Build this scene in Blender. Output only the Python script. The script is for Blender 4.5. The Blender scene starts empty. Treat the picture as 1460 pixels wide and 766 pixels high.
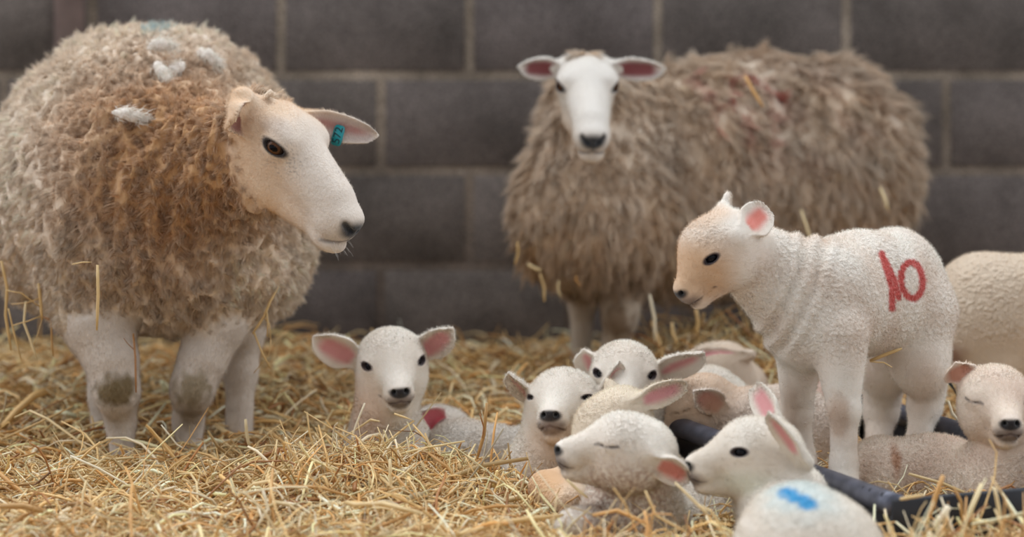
import bpy, math
import numpy as np
from mathutils import Vector

# ------------------------------------------------------------------ camera, light, exposure
C = bpy.context.scene.collection
FPX = 4055.0            # focal length in pixels of the 1460 px wide frame (100 mm on 36 mm)
HC = 0.94               # camera height
HY = -85.0              # pixel row of the horizon

cam_d = bpy.data.cameras.new('camera')
cam_d.lens = FPX * 36.0 / 1460.0
cam_d.sensor_width = 36.0
cam_d.shift_y = -(383.0 - HY) / 1460.0
cam_d.clip_end = 60
cam_d.dof.use_dof = True
cam_d.dof.focus_distance = 4.92
cam_d.dof.aperture_fstop = 2.0
cam = bpy.data.objects.new('camera', cam_d)
cam.location = (0, 0, HC)
cam.rotation_euler = (math.radians(90), 0, 0)
C.objects.link(cam)
bpy.context.scene.camera = cam

sc = bpy.context.scene
sc.view_settings.view_transform = 'Standard'
sc.view_settings.look = 'None'
sc.view_settings.gamma = 1.0
sc.view_settings.use_curve_mapping = False
sc.view_settings.exposure = 0.29

world = bpy.data.worlds.new('daylight')
sc.world = world
world.use_nodes = True
wn = world.node_tree
bgn = wn.nodes['Background']
bgn.inputs['Color'].default_value = (0.93, 0.96, 1.0, 1)
bgn.inputs['Strength'].default_value = 0.50


def sun(name, direction, strength, colour, angle):
    d = bpy.data.lights.new(name, 'SUN')
    d.energy = strength
    d.color = colour
    d.angle = math.radians(angle)
    o = bpy.data.objects.new(name, d)
    v = Vector(direction).normalized()
    o.rotation_euler = v.to_track_quat('-Z', 'Y').to_euler()
    o.location = (0, 3, 4)
    C.objects.link(o)
    return o


sun('daylight_through_the_roof_sheets', (0.10, -0.45, -1.0), 2.0, (0.94, 0.97, 1.0), 55)
sun('daylight_from_the_left_opening', (1.0, 0.05, -0.7), 0.9, (0.93, 0.96, 1.0), 50)
sun('daylight_from_the_right_opening', (-1.0, -0.1, -0.6), 0.8, (0.90, 0.95, 1.0), 50)


def W(px, py, d):
    """the point of the place seen at pixel (px, py) at distance d"""
    return np.array([(px - 730.0) * d / FPX, d, HC - (py - HY) * d / FPX])


rng = np.random.default_rng(7)

# ------------------------------------------------------------------ numeric helpers


def norm(v):
    v = np.asarray(v, float)
    return v / np.maximum(np.linalg.norm(v, axis=-1, keepdims=True), 1e-12)


def sst(a, b, x):
    t = np.clip((x - a) / (b - a), 0, 1)
    return t * t * (3 - 2 * t)


_perm = np.random.default_rng(3).permutation(256).astype(np.int64)
_perm = np.concatenate([_perm, _perm, _perm])
_grad = norm(np.random.default_rng(4).normal(size=(256, 3)))


def noise(P, f=1.0, off=0.0):
    """gradient noise about -1..1"""
    p = np.asarray(P) * f + off + 100.0
    i = np.floor(p).astype(np.int64)
    u = p - i
    i &= 255
    w = u * u * u * (u * (u * 6 - 15) + 10)
    r = np.zeros(len(p))
    for dx in (0, 1):
        wx = w[:, 0] if dx else 1 - w[:, 0]
        a = _perm[(i[:, 0] + dx) & 255]
        for dy in (0, 1):
            wy = w[:, 1] if dy else 1 - w[:, 1]
            b = _perm[a + ((i[:, 1] + dy) & 255)]
            for dz in (0, 1):
                wz = w[:, 2] if dz else 1 - w[:, 2]
                g = _grad[_perm[b + ((i[:, 2] + dz) & 255)]]
                v = g[:, 0] * (u[:, 0] - dx) + g[:, 1] * (u[:, 1] - dy) + g[:, 2] * (u[:, 2] - dz)
                r += wx * wy * wz * v
    return r * 1.5


# ------------------------------------------------------------------ mesh helpers
def mesh_obj(name, V, F, mat, parent=None, base=None, smooth=True, col=None, nrm=None, wool=None, quads=True):
    """V (n,3) world, F (m,k) int; becomes ONE mesh object"""
    base = np.zeros(3) if base is None else np.asarray(base)
    me = bpy.data.meshes.new(name)
    V = np.asarray(V, np.float32) - base.astype(np.float32)
    if isinstance(F, np.ndarray):
        k = F.shape[1]
        nF = len(F)
        flat = F.ravel().astype(np.int32)
        starts = np.arange(0, nF * k, k, dtype=np.int32)
    else:
        flat = np.concatenate([np.asarray(f).ravel() for f in F]).astype(np.int32)
        lens = np.concatenate([np.full(len(f), f.shape[1]) if isinstance(f, np.ndarray) else [len(f)] for f in F])
        starts = np.concatenate([[0], np.cumsum(lens)[:-1]]).astype(np.int32)
        nF = len(starts)
    me.vertices.add(len(V))
    me.vertices.foreach_set('co', V.ravel())
    me.loops.add(len(flat))
    me.loops.foreach_set('vertex_index', flat)
    me.polygons.add(nF)
    me.polygons.foreach_set('loop_start', starts)
    me.update(calc_edges=True)
    me.validate()
    if smooth:
        me.polygons.foreach_set('use_smooth', np.ones(len(me.polygons), bool))
    if col is not None:
        a = me.color_attributes.new('Col', 'FLOAT_COLOR', 'POINT')
        c4 = np.ones((len(V), 4), np.float32)
        c4[:, :3] = col
        a.data.foreach_set('color', c4.ravel())
    if nrm is not None:
        a = me.attributes.new('custom_normal', 'FLOAT_VECTOR', 'POINT')
        a.data.foreach_set('vector', np.asarray(nrm, np.float32).ravel())
    if wool is not None:
        a = me.attributes.new('wool', 'FLOAT', 'POINT')
        a.data.foreach_set('value', np.asarray(wool, np.float32).ravel())
    if mat is not None:
        me.materials.append(mat)
    o = bpy.data.objects.new(name, me)
    C.objects.link(o)
    if parent is not None:
        o.parent = parent
    else:
        o.location = base
    return o


def empty(name, loc):
    o = bpy.data.objects.new(name, None)
    o.location = loc
    o.empty_display_size = 0.1
    C.objects.link(o)
    return o


def tag(o, label=None, cat=None, group=None, kind=None):
    if label: o['label'] = label
    if cat: o['category'] = cat
    if group: o['group'] = group
    if kind: o['kind'] = kind
    return o


def lin(r, g, b):
    """sRGB 0..255 to linear"""
    c = np.array([r, g, b], float) / 255
    return np.where(c <= 0.04045, c / 12.92, ((c + 0.055) / 1.055) ** 2.4)


def tube(pts, rad, n=8, close=True):
    """tube along pts; rad scalar or list; returns V, list of face arrays"""
    pts = np.asarray(pts, float)
    m = len(pts)
    rad = np.broadcast_to(np.asarray(rad, float), (m,))
    T = norm(np.gradient(pts, axis=0))
    up = np.array([0, 0, 1.0]) if abs(T[0][2]) < 0.9 else np.array([1.0, 0, 0])
    V = []
    S = norm(np.cross(T[0], up))
    for i in range(m):
        S = norm(S - T[i] * np.dot(S, T[i]))
        B = np.cross(T[i], S)
        a = np.linspace(0, 2 * np.pi, n, endpoint=False)
        V.append(pts[i] + rad[i] * (np.cos(a)[:, None] * S + np.sin(a)[:, None] * B))
    V = np.concatenate(V)
    q = []
    for i in range(m - 1):
        j = np.arange(n)
        k = (j + 1) % n
        q.append(np.stack([i * n + j, i * n + k, (i + 1) * n + k, (i + 1) * n + j], 1))
    F = [np.concatenate(q)]
    if close:
        F.append(np.arange(n)[::-1][None, :])
        F.append((np.arange(n) + (m - 1) * n)[None, :])
    return V, F


def join(parts):
    V, F, o = [], [], 0
    for v, f in parts:
        V.append(v)
        F += [a + o for a in f]
        o += len(v)
    return np.concatenate(V), F


# ------------------------------------------------------------------ materials
def new_mat(name):
    m = bpy.data.materials.new(name)
    m.use_nodes = True
    return m, m.node_tree.nodes, m.node_tree.links, m.node_tree.nodes['Principled BSDF']


def coat_mat(name, bump_scale, bump_dist, rough=0.85, sheen=0.25, stretch=(1, 1, 1), kind='curl'):
    m, N, L, b = new_mat(name)
    a = N.new('ShaderNodeAttribute'); a.attribute_name = 'Col'
    w = N.new('ShaderNodeAttribute'); w.attribute_name = 'wool'
    tc = N.new('ShaderNodeTexCoord')
    mp = N.new('ShaderNodeMapping'); mp.inputs['Scale'].default_value = stretch
    L.new(tc.outputs['Object'], mp.inputs['Vector'])
    n1 = N.new('ShaderNodeTexNoise'); n1.inputs['Scale'].default_value = bump_scale * 0.5
    n1.inputs['Detail'].default_value = 3
    L.new(mp.outputs[0], n1.inputs['Vector'])
    v = N.new('ShaderNodeTexVoronoi'); v.inputs['Scale'].default_value = bump_scale
    v.feature = 'SMOOTH_F1'
    mixv = N.new('ShaderNodeMixRGB'); mixv.inputs[0].default_value = 0.04
    L.new(mp.outputs[0], mixv.inputs[1]); L.new(n1.outputs['Color'], mixv.inputs[2])
    L.new(mixv.outputs[0], v.inputs['Vector'])
    n2 = N.new('ShaderNodeTexNoise'); n2.inputs['Scale'].default_value = bump_scale * 5
    n2.inputs['Detail'].default_value = 3
    L.new(mp.outputs[0], n2.inputs['Vector'])
    ml = N.new('ShaderNodeMath'); ml.operation = 'MULTIPLY'
    L.new(v.outputs['Distance'], ml.inputs[0]); L.new(w.outputs['Fac'], ml.inputs[1])
    ad = N.new('ShaderNodeMath'); ad.operation = 'MULTIPLY_ADD'
    L.new(n2.outputs['Fac'], ad.inputs[0]); ad.inputs[1].default_value = -0.35
    L.new(ml.outputs[0], ad.inputs[2])
    bp = N.new('ShaderNodeBump'); bp.inputs['Strength'].default_value = 0.8
    bp.inputs['Distance'].default_value = bump_dist
    bp.invert = True
    L.new(ad.outputs[0], bp.inputs['Height'])
    L.new(bp.outputs[0], b.inputs['Normal'])
    L.new(a.outputs['Color'], b.inputs['Base Color'])
    b.inputs['Roughness'].default_value = rough
    b.inputs['Specular IOR Level'].default_value = 0.2
    b.inputs['Sheen Weight'].default_value = sheen
    b.inputs['Sheen Roughness'].default_value = 0.6
    return m


def strand_mat(name, through=0.36):
    """thin fibres: light goes partly through them"""
    m, N, L, b = new_mat(name)
    N.remove(b)
    a = N.new('ShaderNodeAttribute'); a.attribute_name = 'Col'
    d = N.new('ShaderNodeBsdfDiffuse'); t = N.new('ShaderNodeBsdfTranslucent')
    mx = N.new('ShaderNodeMixShader'); mx.inputs[0].default_value = through
    L.new(a.outputs['Color'], d.inputs['Color']); L.new(a.outputs['Color'], t.inputs['Color'])
    L.new(d.outputs[0], mx.inputs[1]); L.new(t.outputs[0], mx.inputs[2])
    L.new(mx.outputs[0], N['Material Output'].inputs['Surface'])
    return m


def gloss_mat(name, rough=0.05):
    m, N, L, b = new_mat(name)
    a = N.new('ShaderNodeAttribute'); a.attribute_name = 'Col'
    L.new(a.outputs['Color'], b.inputs['Base Color'])
    b.inputs['Roughness'].default_value = rough
    b.inputs['Specular IOR Level'].default_value = 0.16
    return m


def plain_mat(name, colour, rough=0.6, metal=0.0, noise_amt=0.0, noise_scale=20.0, bump=0.0):
    m, N, L, b = new_mat(name)
    b.inputs['Roughness'].default_value = rough
    b.inputs['Metallic'].default_value = metal
    b.inputs['Base Color'].default_value = (*colour, 1)
    if noise_amt:
        tc = N.new('ShaderNodeTexCoord')
        n = N.new('ShaderNodeTexNoise'); n.inputs['Scale'].default_value = noise_scale; n.inputs['Detail'].default_value = 6
        L.new(tc.outputs['Object'], n.inputs['Vector'])
        r = N.new('ShaderNodeValToRGB')
        r.color_ramp.elements[0].position = 0.3; r.color_ramp.elements[1].position = 0.7
        r.color_ramp.elements[0].color = (*(np.array(colour) * (1 - noise_amt)), 1)
        r.color_ramp.elements[1].color = (*np.minimum(np.array(colour) * (1 + noise_amt), 1), 1)
        L.new(n.outputs['Fac'], r.inputs[0]); L.new(r.outputs[0], b.inputs['Base Color'])
        if bump:
            bp = N.new('ShaderNodeBump'); bp.inputs['Distance'].default_value = bump
            L.new(n.outputs['Fac'], bp.inputs['Height']); L.new(bp.outputs[0], b.inputs['Normal'])
    return m


M_LAMB = coat_mat('lamb_coat', 150, 0.0035)
M_HAIR = strand_mat('wool_fibres')
M_FLEECE = coat_mat('fleece', 60, 0.006, stretch=(1, 1, 0.6))
M_EYE = gloss_mat('eyeball')
M_WHISK = plain_mat('whisker', (0.7, 0.68, 0.65), 0.4)
M_CORD = plain_mat('dried_cord', (0.006, 0.012, 0.012), 0.4)
M_STRAW, _n, _l, _b = new_mat('straw')
_a = _n.new('ShaderNodeAttribute'); _a.attribute_name = 'Col'
_l.new(_a.outputs['Color'], _b.inputs['Base Color'])
_b.inputs['Roughness'].default_value = 0.42
_b.inputs['Specular IOR Level'].default_value = 0.45


# ------------------------------------------------------------------ implicit surfaces -> meshes
def smin(a, b, k):
    h = np.maximum(k - np.abs(a - b), 0) / k
    return np.minimum(a, b) - h * h * k * 0.25


class Body:
    """a creature as a blend of tapered limbs and ellipsoids, meshed as one continuous surface"""

    def __init__(self):
        self.pr = []        # (fn, centre, bound radius, k, sign)
        self.feats = []     # (mask function(P, N), colour)
        self.eyes = []      # (centre, radius, outward, forward, up, style)
        self.grid = None

    def cone(self, a, b, ra, rb, k=0.02, carve=False):
        a = np.asarray(a, float); b = np.asarray(b, float)
        ab = b - a
        L2 = max(float(ab @ ab), 1e-9)

        def f(P):
            pa = P - a
            h = np.clip(pa @ ab / L2, 0, 1)
            return np.linalg.norm(pa - h[:, None] * ab, axis=1) - (ra + (rb - ra) * h)
        self.pr.append((f, (a + b) / 2, math.sqrt(L2) / 2 + max(ra, rb), k, -1 if carve else 1))

    def chain(self, pts, rad, k=0.02):
        for i in range(len(pts) - 1):
            self.cone(pts[i], pts[i + 1], rad[i], rad[i + 1], k)

    def ell(self, c, r, R=None, k=0.02, carve=False):
        c = np.asarray(c, float); r = np.asarray(r, float)
        R = np.eye(3) if R is None else np.asarray(R, float)   # rows = axes

        def f(P):
            q = (P - c) @ R.T
            k0 = np.linalg.norm(q / r, axis=1)
            k1 = np.linalg.norm(q / (r * r), axis=1)
            return k0 * (k0 - 1) / np.maximum(k1, 1e-9)
        self.pr.append((f, c, float(r.max()), k, -1 if carve else 1))

    def custom(self, f, c, rb, k):
        self.pr.append((f, np.asarray(c, float), rb, k, 1))

    def sdf(self, P, cull=None):
        d = np.full(len(P), 1e3)
        for f, c, rb, k, sg in self.pr:
            if cull is not None:
                ii = np.nonzero(((P - c) ** 2).sum(1) < (rb + cull + k) ** 2)[0]
                if len(ii) == 0: continue
                di = f(P[ii])
                if sg > 0:
                    d[ii] = smin(d[ii], di, k)
                else:
                    d[ii] = -smin(-d[ii], di, k)
            else:
                di = f(P)
                d = smin(d, di, k) if sg > 0 else -smin(-d, di, k)
        return d

    def bounds(self, pad):
        lo = np.min([c - rb for f, c, rb, k, s in self.pr if s > 0], axis=0) - pad
        hi = np.max([c + rb for f, c, rb, k, s in self.pr if s > 0], axis=0) + pad
        return lo, hi

    def surface(self, vox, lo=None, hi=None, B=8):
        l2, h2 = self.bounds(3 * vox)
        lo = l2 if lo is None else np.maximum(lo, l2)
        hi = h2 if hi is None else np.minimum(hi, h2)
        nb = np.ceil((hi - lo) / (vox * B)).astype(int) + 1
        n = nb * B
        bc = np.stack(np.meshgrid(*[np.arange(k) for k in nb], indexing='ij'), -1).reshape(-1, 3)
        cen = lo + (bc * B + (B - 1) / 2) * vox
        dc = self.sdf(cen)
        G = np.where(dc.reshape(nb) < 0, -1.0, 1.0).astype(np.float32)
        G = np.repeat(np.repeat(np.repeat(G, B, 0), B, 1), B, 2)
        act = bc[np.abs(dc) < 0.87 * B * vox * 1.5 + 0.004]
        off = np.stack(np.meshgrid(*[np.arange(B)] * 3, indexing='ij'), -1).reshape(-1, 3)
        ch = 1500
        for s in range(0, len(act), ch):
            idx = (act[s:s + ch, None, :] * B + off[None]).reshape(-1, 3)
            G[idx[:, 0], idx[:, 1], idx[:, 2]] = self.sdf(lo + idx * vox, cull=B * vox)
        self.grid = (lo, vox, G < 0)
        return surface_nets(G, lo, vox)

    def inside(self, P):
        lo, vox, G = self.grid
        i = np.round((P - lo) / vox).astype(int)
        ok = np.all((i >= 0) & (i < np.array(G.shape)), axis=1)
        r = np.zeros(len(P), bool)
        j = i[ok]
        r[ok] = G[j[:, 0], j[:, 1], j[:, 2]]
        return r


def surface_nets(G, lo, vox):
    S = G < 0
    nx, ny, nz = G.shape
    cs = np.zeros((nx - 1, ny - 1, nz - 1), np.int8)
    for dx in (0, 1):
        for dy in (0, 1):
            for dz in (0, 1):
                cs += S[dx:nx - 1 + dx, dy:ny - 1 + dy, dz:nz - 1 + dz]
    A = np.argwhere((cs > 0) & (cs < 8))
    idm = np.full(cs.shape, -1, np.int32)
    idm[A[:, 0], A[:, 1], A[:, 2]] = np.arange(len(A))
    acc = np.zeros((len(A), 3)); cnt = np.zeros(len(A))
    cor = [(0, 0, 0), (1, 0, 0), (0, 1, 0), (1, 1, 0), (0, 0, 1), (1, 0, 1), (0, 1, 1), (1, 1, 1)]
    vals = [G[A[:, 0] + a, A[:, 1] + b, A[:, 2] + c] for a, b, c in cor]
    for i in range(8):
        for ax in range(3):
            if cor[i][ax] == 0:
                j = i + (1, 2, 4)[ax]
                va, vb = vals[i], vals[j]
                m = (va < 0) != (vb < 0)
                t = va[m] / (va[m] - vb[m])
                p = np.repeat(np.array([cor[i]], float), m.sum(), 0)
                p[:, ax] += t
                acc[m] += p; cnt[m] += 1
    V = lo + (A + acc / cnt[:, None]) * vox
    F = []
    e = [(1, 2), (2, 0), (0, 1)]
    for ax in range(3):
        sl0 = [slice(1, -1)] * 3; sl1 = [slice(1, -1)] * 3
        sl0[ax] = slice(0, -1); sl1[ax] = slice(1, None)
        s0, s1 = S[tuple(sl0)], S[tuple(sl1)]
        for flip in (False, True):
            I = np.argwhere((s0 & ~s1) if not flip else (~s0 & s1))
            o = np.ones(3, int); o[ax] = 0
            I = I + o
            u, v = e[ax]
            du = np.zeros(3, int); du[u] = 1
            dv = np.zeros(3, int); dv[v] = 1
            q = [I - du - dv, I - dv, I, I - du]
            q = np.stack([idm[k[:, 0], k[:, 1], k[:, 2]] for k in q], 1)
            if flip: q = q[:, ::-1]
            F.append(q[(q >= 0).all(1)])
    return V, np.concatenate(F)


def vnormals(V, F):
    n = np.cross(V[F[:, 2]] - V[F[:, 0]], V[F[:, 3]] - V[F[:, 1]])
    N = np.zeros_like(V)
    for k in range(4):
        for a in range(3):
            N[:, a] += np.bincount(F[:, k], n[:, a], len(V))
    return norm(N)


def relax(V, F, it=1, lam=0.5):
    for _ in range(it):
        acc = np.zeros_like(V); cnt = np.zeros(len(V))
        for a, b in ((0, 1), (1, 2), (2, 3), (3, 0)):
            for x in range(3):
                acc[:, x] += np.bincount(F[:, a], V[F[:, b], x], len(V)) + np.bincount(F[:, b], V[F[:, a], x], len(V))
            cnt += np.bincount(F[:, a], minlength=len(V)) + np.bincount(F[:, b], minlength=len(V))
        V = V + lam * (acc / np.maximum(cnt, 1)[:, None] - V)
    return V


def sample(V, F, N, col, n, dens=None, g=rng):
    """n points over the quad mesh, by area times dens"""
    T = F[:, [0, 1, 2, 0, 2, 3]].reshape(-1, 3)
    ar = np.linalg.norm(np.cross(V[T[:, 1]] - V[T[:, 0]], V[T[:, 2]] - V[T[:, 0]]), axis=1)
    if dens is not None: ar = ar * dens[T].mean(1)
    cum = np.cumsum(ar)
    t = np.searchsorted(cum, g.random(n) * cum[-1])
    t = np.minimum(t, len(T) - 1)
    a, b = g.random(n), g.random(n)
    m = a + b > 1
    a[m], b[m] = 1 - a[m], 1 - b[m]
    w = np.stack([1 - a - b, a, b], 1)
    Tt = T[t]
    P = (V[Tt] * w[..., None]).sum(1)
    Nn = norm((N[Tt] * w[..., None]).sum(1))
    Cc = (col[Tt] * w[..., None]).sum(1)
    return P, Nn, Cc, Tt, w


def blades(roots, mids, tips, wid, side, col, fn, S=2, tipcol=None):
    """quadratic ribbons: returns V, F(list), col, fn"""
    n = len(roots)
    Vs, Cs, Ns = [], [], []
    wid = np.broadcast_to(wid, (n,))
    for s in range(S + 1):
        t = s / S
        p = roots * (1 - t) ** 2 + mids * 2 * t * (1 - t) + tips * t * t
        c = col if tipcol is None else col * (1 - t) + tipcol * t
        if s < S:
            w = (wid * (1 - 0.45 * t))[:, None] * side * 0.5
            Vs += [p - w, p + w]; Cs += [c, c]; Ns += [fn, fn]
        else:
            Vs.append(p); Cs.append(c); Ns.append(fn)
    k = len(Vs)
    V = np.stack(Vs, 1).reshape(-1, 3); Cc = np.stack(Cs, 1).reshape(-1, 3); Nn = np.stack(Ns, 1).reshape(-1, 3)
    o = (np.arange(n) * k)[:, None]
    F = []
    gn = np.cross(side, tips - roots)
    flip = (gn * fn).sum(1) < 0
    V = V.reshape(n, k, 3)
    for s in range(S):
        t = V[flip, 2 * s].copy(); V[flip, 2 * s] = V[flip, 2 * s + 1]; V[flip, 2 * s + 1] = t
    V = V.reshape(-1, 3)
    for s in range(S - 1):
        F.append(o + np.array([[2 * s, 2 * s + 1, 2 * s + 3, 2 * s + 2]]))
    tri = o + np.array([[2 * S - 2, 2 * S - 1, 2 * S]])
    F.append(tri)
    return V, F, Cc, Nn

# ------------------------------------------------------------------ creature parts
def frame(fwd, up):
    F_ = norm(fwd)
    L_ = norm(np.cross(up, F_))
    U_ = np.cross(F_, L_)
    return np.stack([F_, L_, U_])


class Head:
    def __init__(self, nose, poll, up, s, nl, roll=0.0):
        """nose: exact point of the nose tip; poll: direction towards the back of the skull; nl: nose in local units"""
        x = norm(np.asarray(nose) - np.asarray(poll))
        R = frame(x, up)
        al = math.atan2(-nl[2], nl[0])
        Fw = R[0] * math.cos(al) + R[2] * math.sin(al)
        Up = R[2] * math.cos(al) - R[0] * math.sin(al)
        self.R = frame(Fw, Up)
        self.s = s
        self.O = np.asarray(nose) - (np.asarray(nl) * s) @ self.R

    @classmethod
    def at(cls, nose, yaw, pitch, roll, s, nl=(0.158, 0, -0.012), mz=1.0):
        """yaw 0 faces the camera side, 90 faces left; pitch is downwards"""
        a, p, r = [math.radians(v) for v in (yaw, pitch, roll)]
        Fw = np.array([-math.sin(a) * math.cos(p), -math.cos(a) * math.cos(p), -math.sin(p)])
        h = cls.__new__(cls)
        R = frame(Fw, (0, 0, 1))
        L_ = R[1] * math.cos(r) + R[2] * math.sin(r)
        h.R = np.stack([R[0], L_, np.cross(R[0], L_)])
        h.s = s
        h.mz = mz
        nl = (0.07 + (nl[0] - 0.07) * mz, nl[1], nl[2])
        h.O = np.asarray(nose) - (np.asarray(nl) * s) @ h.R
        return h

    mz = 1.0

    def p(self, q):
        q = np.array(q, float)
        if q[0] > 0.07: q[0] = 0.07 + (q[0] - 0.07) * self.mz
        return self.O + (q * self.s) @ self.R

    def v(self, q):
        return norm(np.asarray(q, float) @ self.R)

    def q(self, P):
        q = (P - self.O) @ self.R.T / self.s
        q[:, 0] = np.where(q[:, 0] > 0.07, 0.07 + (q[:, 0] - 0.07) / self.mz, q[:, 0])
        return q

    def ellmask(self, c, r, soft=0.25, ry_sym=False):
        c = np.asarray(c); r = np.asarray(r)

        def f(P, N):
            q = self.q(P)
            if ry_sym: q = q * [1, 0, 1] + np.abs(q) * [0, 1, 0]
            return sst(1 + soft, 1 - soft, np.linalg.norm((q - c) / r, axis=1))
        return f


def polymask(pts, r, soft):
    pts = [np.asarray(p, float) for p in pts]

    def f(P, N):
        d = np.full(len(P), 9.0)
        for a, b in zip(pts[:-1], pts[1:]):
            ab = b - a
            h = np.clip((P - a) @ ab / (ab @ ab), 0, 1)
            d = np.minimum(d, np.linalg.norm(P - a - h[:, None] * ab, axis=1))
        return sst(r + soft, r - soft, d)
    return f


def spot(c, r, soft=0.5, strength=1.0, nf=0.0, na=0.0):
    c = np.asarray(c, float)
    r = np.broadcast_to(np.asarray(r, float), (3,))

    def f(P, N):
        d = np.linalg.norm((P - c) / r, axis=1)
        if na: d = d + na * noise(P, nf)
        return strength * sst(1 + soft, 1 - soft, d)
    return f


PINK = lin(218, 152, 152)
SKIN = lin(214, 160, 150)
DARK = lin(38, 34, 36)


def add_ear(b, base, tip, openv, wid, th=0.0028, cup=0.006, bend=0.0, k=0.006, pink=PINK, pinkr=0.50, stem=True, fold=0.0, skin=None):
    base = np.asarray(base, float); tip = np.asarray(tip, float)
    u = tip - base
    Ln = np.linalg.norm(u); u = u / Ln
    n = norm(np.asarray(openv) - u * (np.asarray(openv) @ u))
    v = np.cross(n, u)
    hw = wid / 2

    def loc(P):
        q = P - base
        x = q @ u / Ln
        t = np.clip(x, 0, 1)
        a = hw * (0.42 + 0.58 * sst(0, 0.42, t)) * np.sqrt(np.clip(1 - (np.clip(t - 0.42, 0, 1) / 0.585) ** 2.1, 0.0004, 1))
        vv = q @ v
        ww = q @ n
        w0 = cup * (np.minimum(np.abs(vv) / np.maximum(a, hw * 0.35), 1.3) ** 2 - 0.5) + bend * t * t
        return x, t, a, vv, ww, w0

    def f(P):
        x, t, a, vv, ww, w0 = loc(P)
        th_ = th * (1.5 - 0.7 * t)
        dv = np.abs(vv) - a + th_
        dw = np.abs(ww - w0) - th_ * 0.35
        du = np.maximum(x - 1, -x) * Ln
        m = np.stack([dv, dw, du], 1)
        return (np.linalg.norm(np.maximum(m, 0), axis=1) + np.minimum(m.max(1), 0) - th_ * 0.65) * 0.85
    b.custom(f, (base + tip) / 2, Ln * 0.5 + hw + 0.01 + abs(bend), k)
    if stem:
        b.cone(base - u * Ln * 0.14 - n * hw * 0.25, base + u * Ln * 0.20 - n * hw * 0.30, hw * 0.5, hw * 0.26, k * 2)

    def mask(P, N):
        x, t, a, vv, ww, w0 = loc(P)
        r = np.abs(vv) / np.maximum(a, 1e-4)
        m = sst(pinkr + 0.3, pinkr - 0.25, r) * sst(0.10, 0.25, x) * sst(0.97, 0.72, x) * (ww > w0) * (np.abs(ww - w0) < 0.012)
        return m * sst(-0.1, 0.3, N @ n)
    b.feats.append((mask, pink))
    if skin is not None:
        def mask2(P, N):
            x, t, a, vv, ww, w0 = loc(P)
            return 0.8 * sst(1.0, 0.6, np.abs(vv) / np.maximum(a, 1e-4)) * sst(0.05, 0.2, x) * sst(1.0, 0.9, x) * (np.abs(ww - w0) < 0.012) * sst(-0.1, 0.3, N @ n)
        b.feats.insert(len(b.feats) - 1, (mask2, skin))
    b.nofuzz = getattr(b, 'nofuzz', [])
    b.nofuzz.append(mask)


def eye(b, H, e, o, r, style, f_r, u_r, rim, duct=1.0):
    """style open / half / closed; e, o in head units"""
    E = H.p(e)
    O_ = H.v(o)
    Fv = norm(H.R[0] - O_ * (H.R[0] @ O_))
    Uv = np.cross(O_, Fv)
    if Uv @ H.R[2] < 0: Uv = -Uv
    s = H.s
    R = np.stack([Fv, Uv, O_])
    b.ell(E, np.array([1.35, 1.12, 1.18]) * r * s, R, k=0.012 * s)
    if style == 'closed':
        pts = [E + s * (Fv * x * f_r * 1.45 + Uv * (-0.32 * u_r - 0.5 * u_r * (1 - x * x)) + O_ * r * (1.02 + 0.14 * (1 - x * x))) for x in np.linspace(-1, 1, 7)]
        pts.append(pts[-1] + s * (Fv * f_r * 0.5 - Uv * u_r * 0.35 - O_ * r * 0.15))
        b.cone(pts[1], pts[5], 0.001 * s, 0.001 * s, 0.003, carve=True)
        b.feats.append((polymask(pts, 0.0014 * s, 0.0028 * s), rim))
        return
    ur = u_r * (0.62 if style == 'half' else 1.0)
    b.ell(E + O_ * r * s * 0.95, np.array([f_r, ur, r * 1.05]) * s, R, k=0.0015 * s, carve=True)

    def m(P, N):
        q = (P - E) @ R.T / s
        am = np.sqrt((q[:, 0] / f_r) ** 2 + ((q[:, 1] - 0.0004) / ur) ** 2)
        return sst(1.6, 1.1, am) * (q[:, 2] > 0) * (q[:, 2] < r * 3)
    b.feats.append((m, rim))
    if duct:
        pts = [E + s * (Fv * f_r * x + Uv * y + O_ * r * z) for x, y, z in ((1.0, -0.1 * u_r, 1.0), (1.45, -0.55 * u_r, 0.85), (1.8, -1.2 * u_r, 0.6))]
        b.feats.append((lambda P, N, g=polymask(pts, 0.0010 * s, 0.0026 * s): g(P, N) * duct, rim))
    b.eyes.append((E, r * s, O_, Fv, Uv, style))


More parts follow.
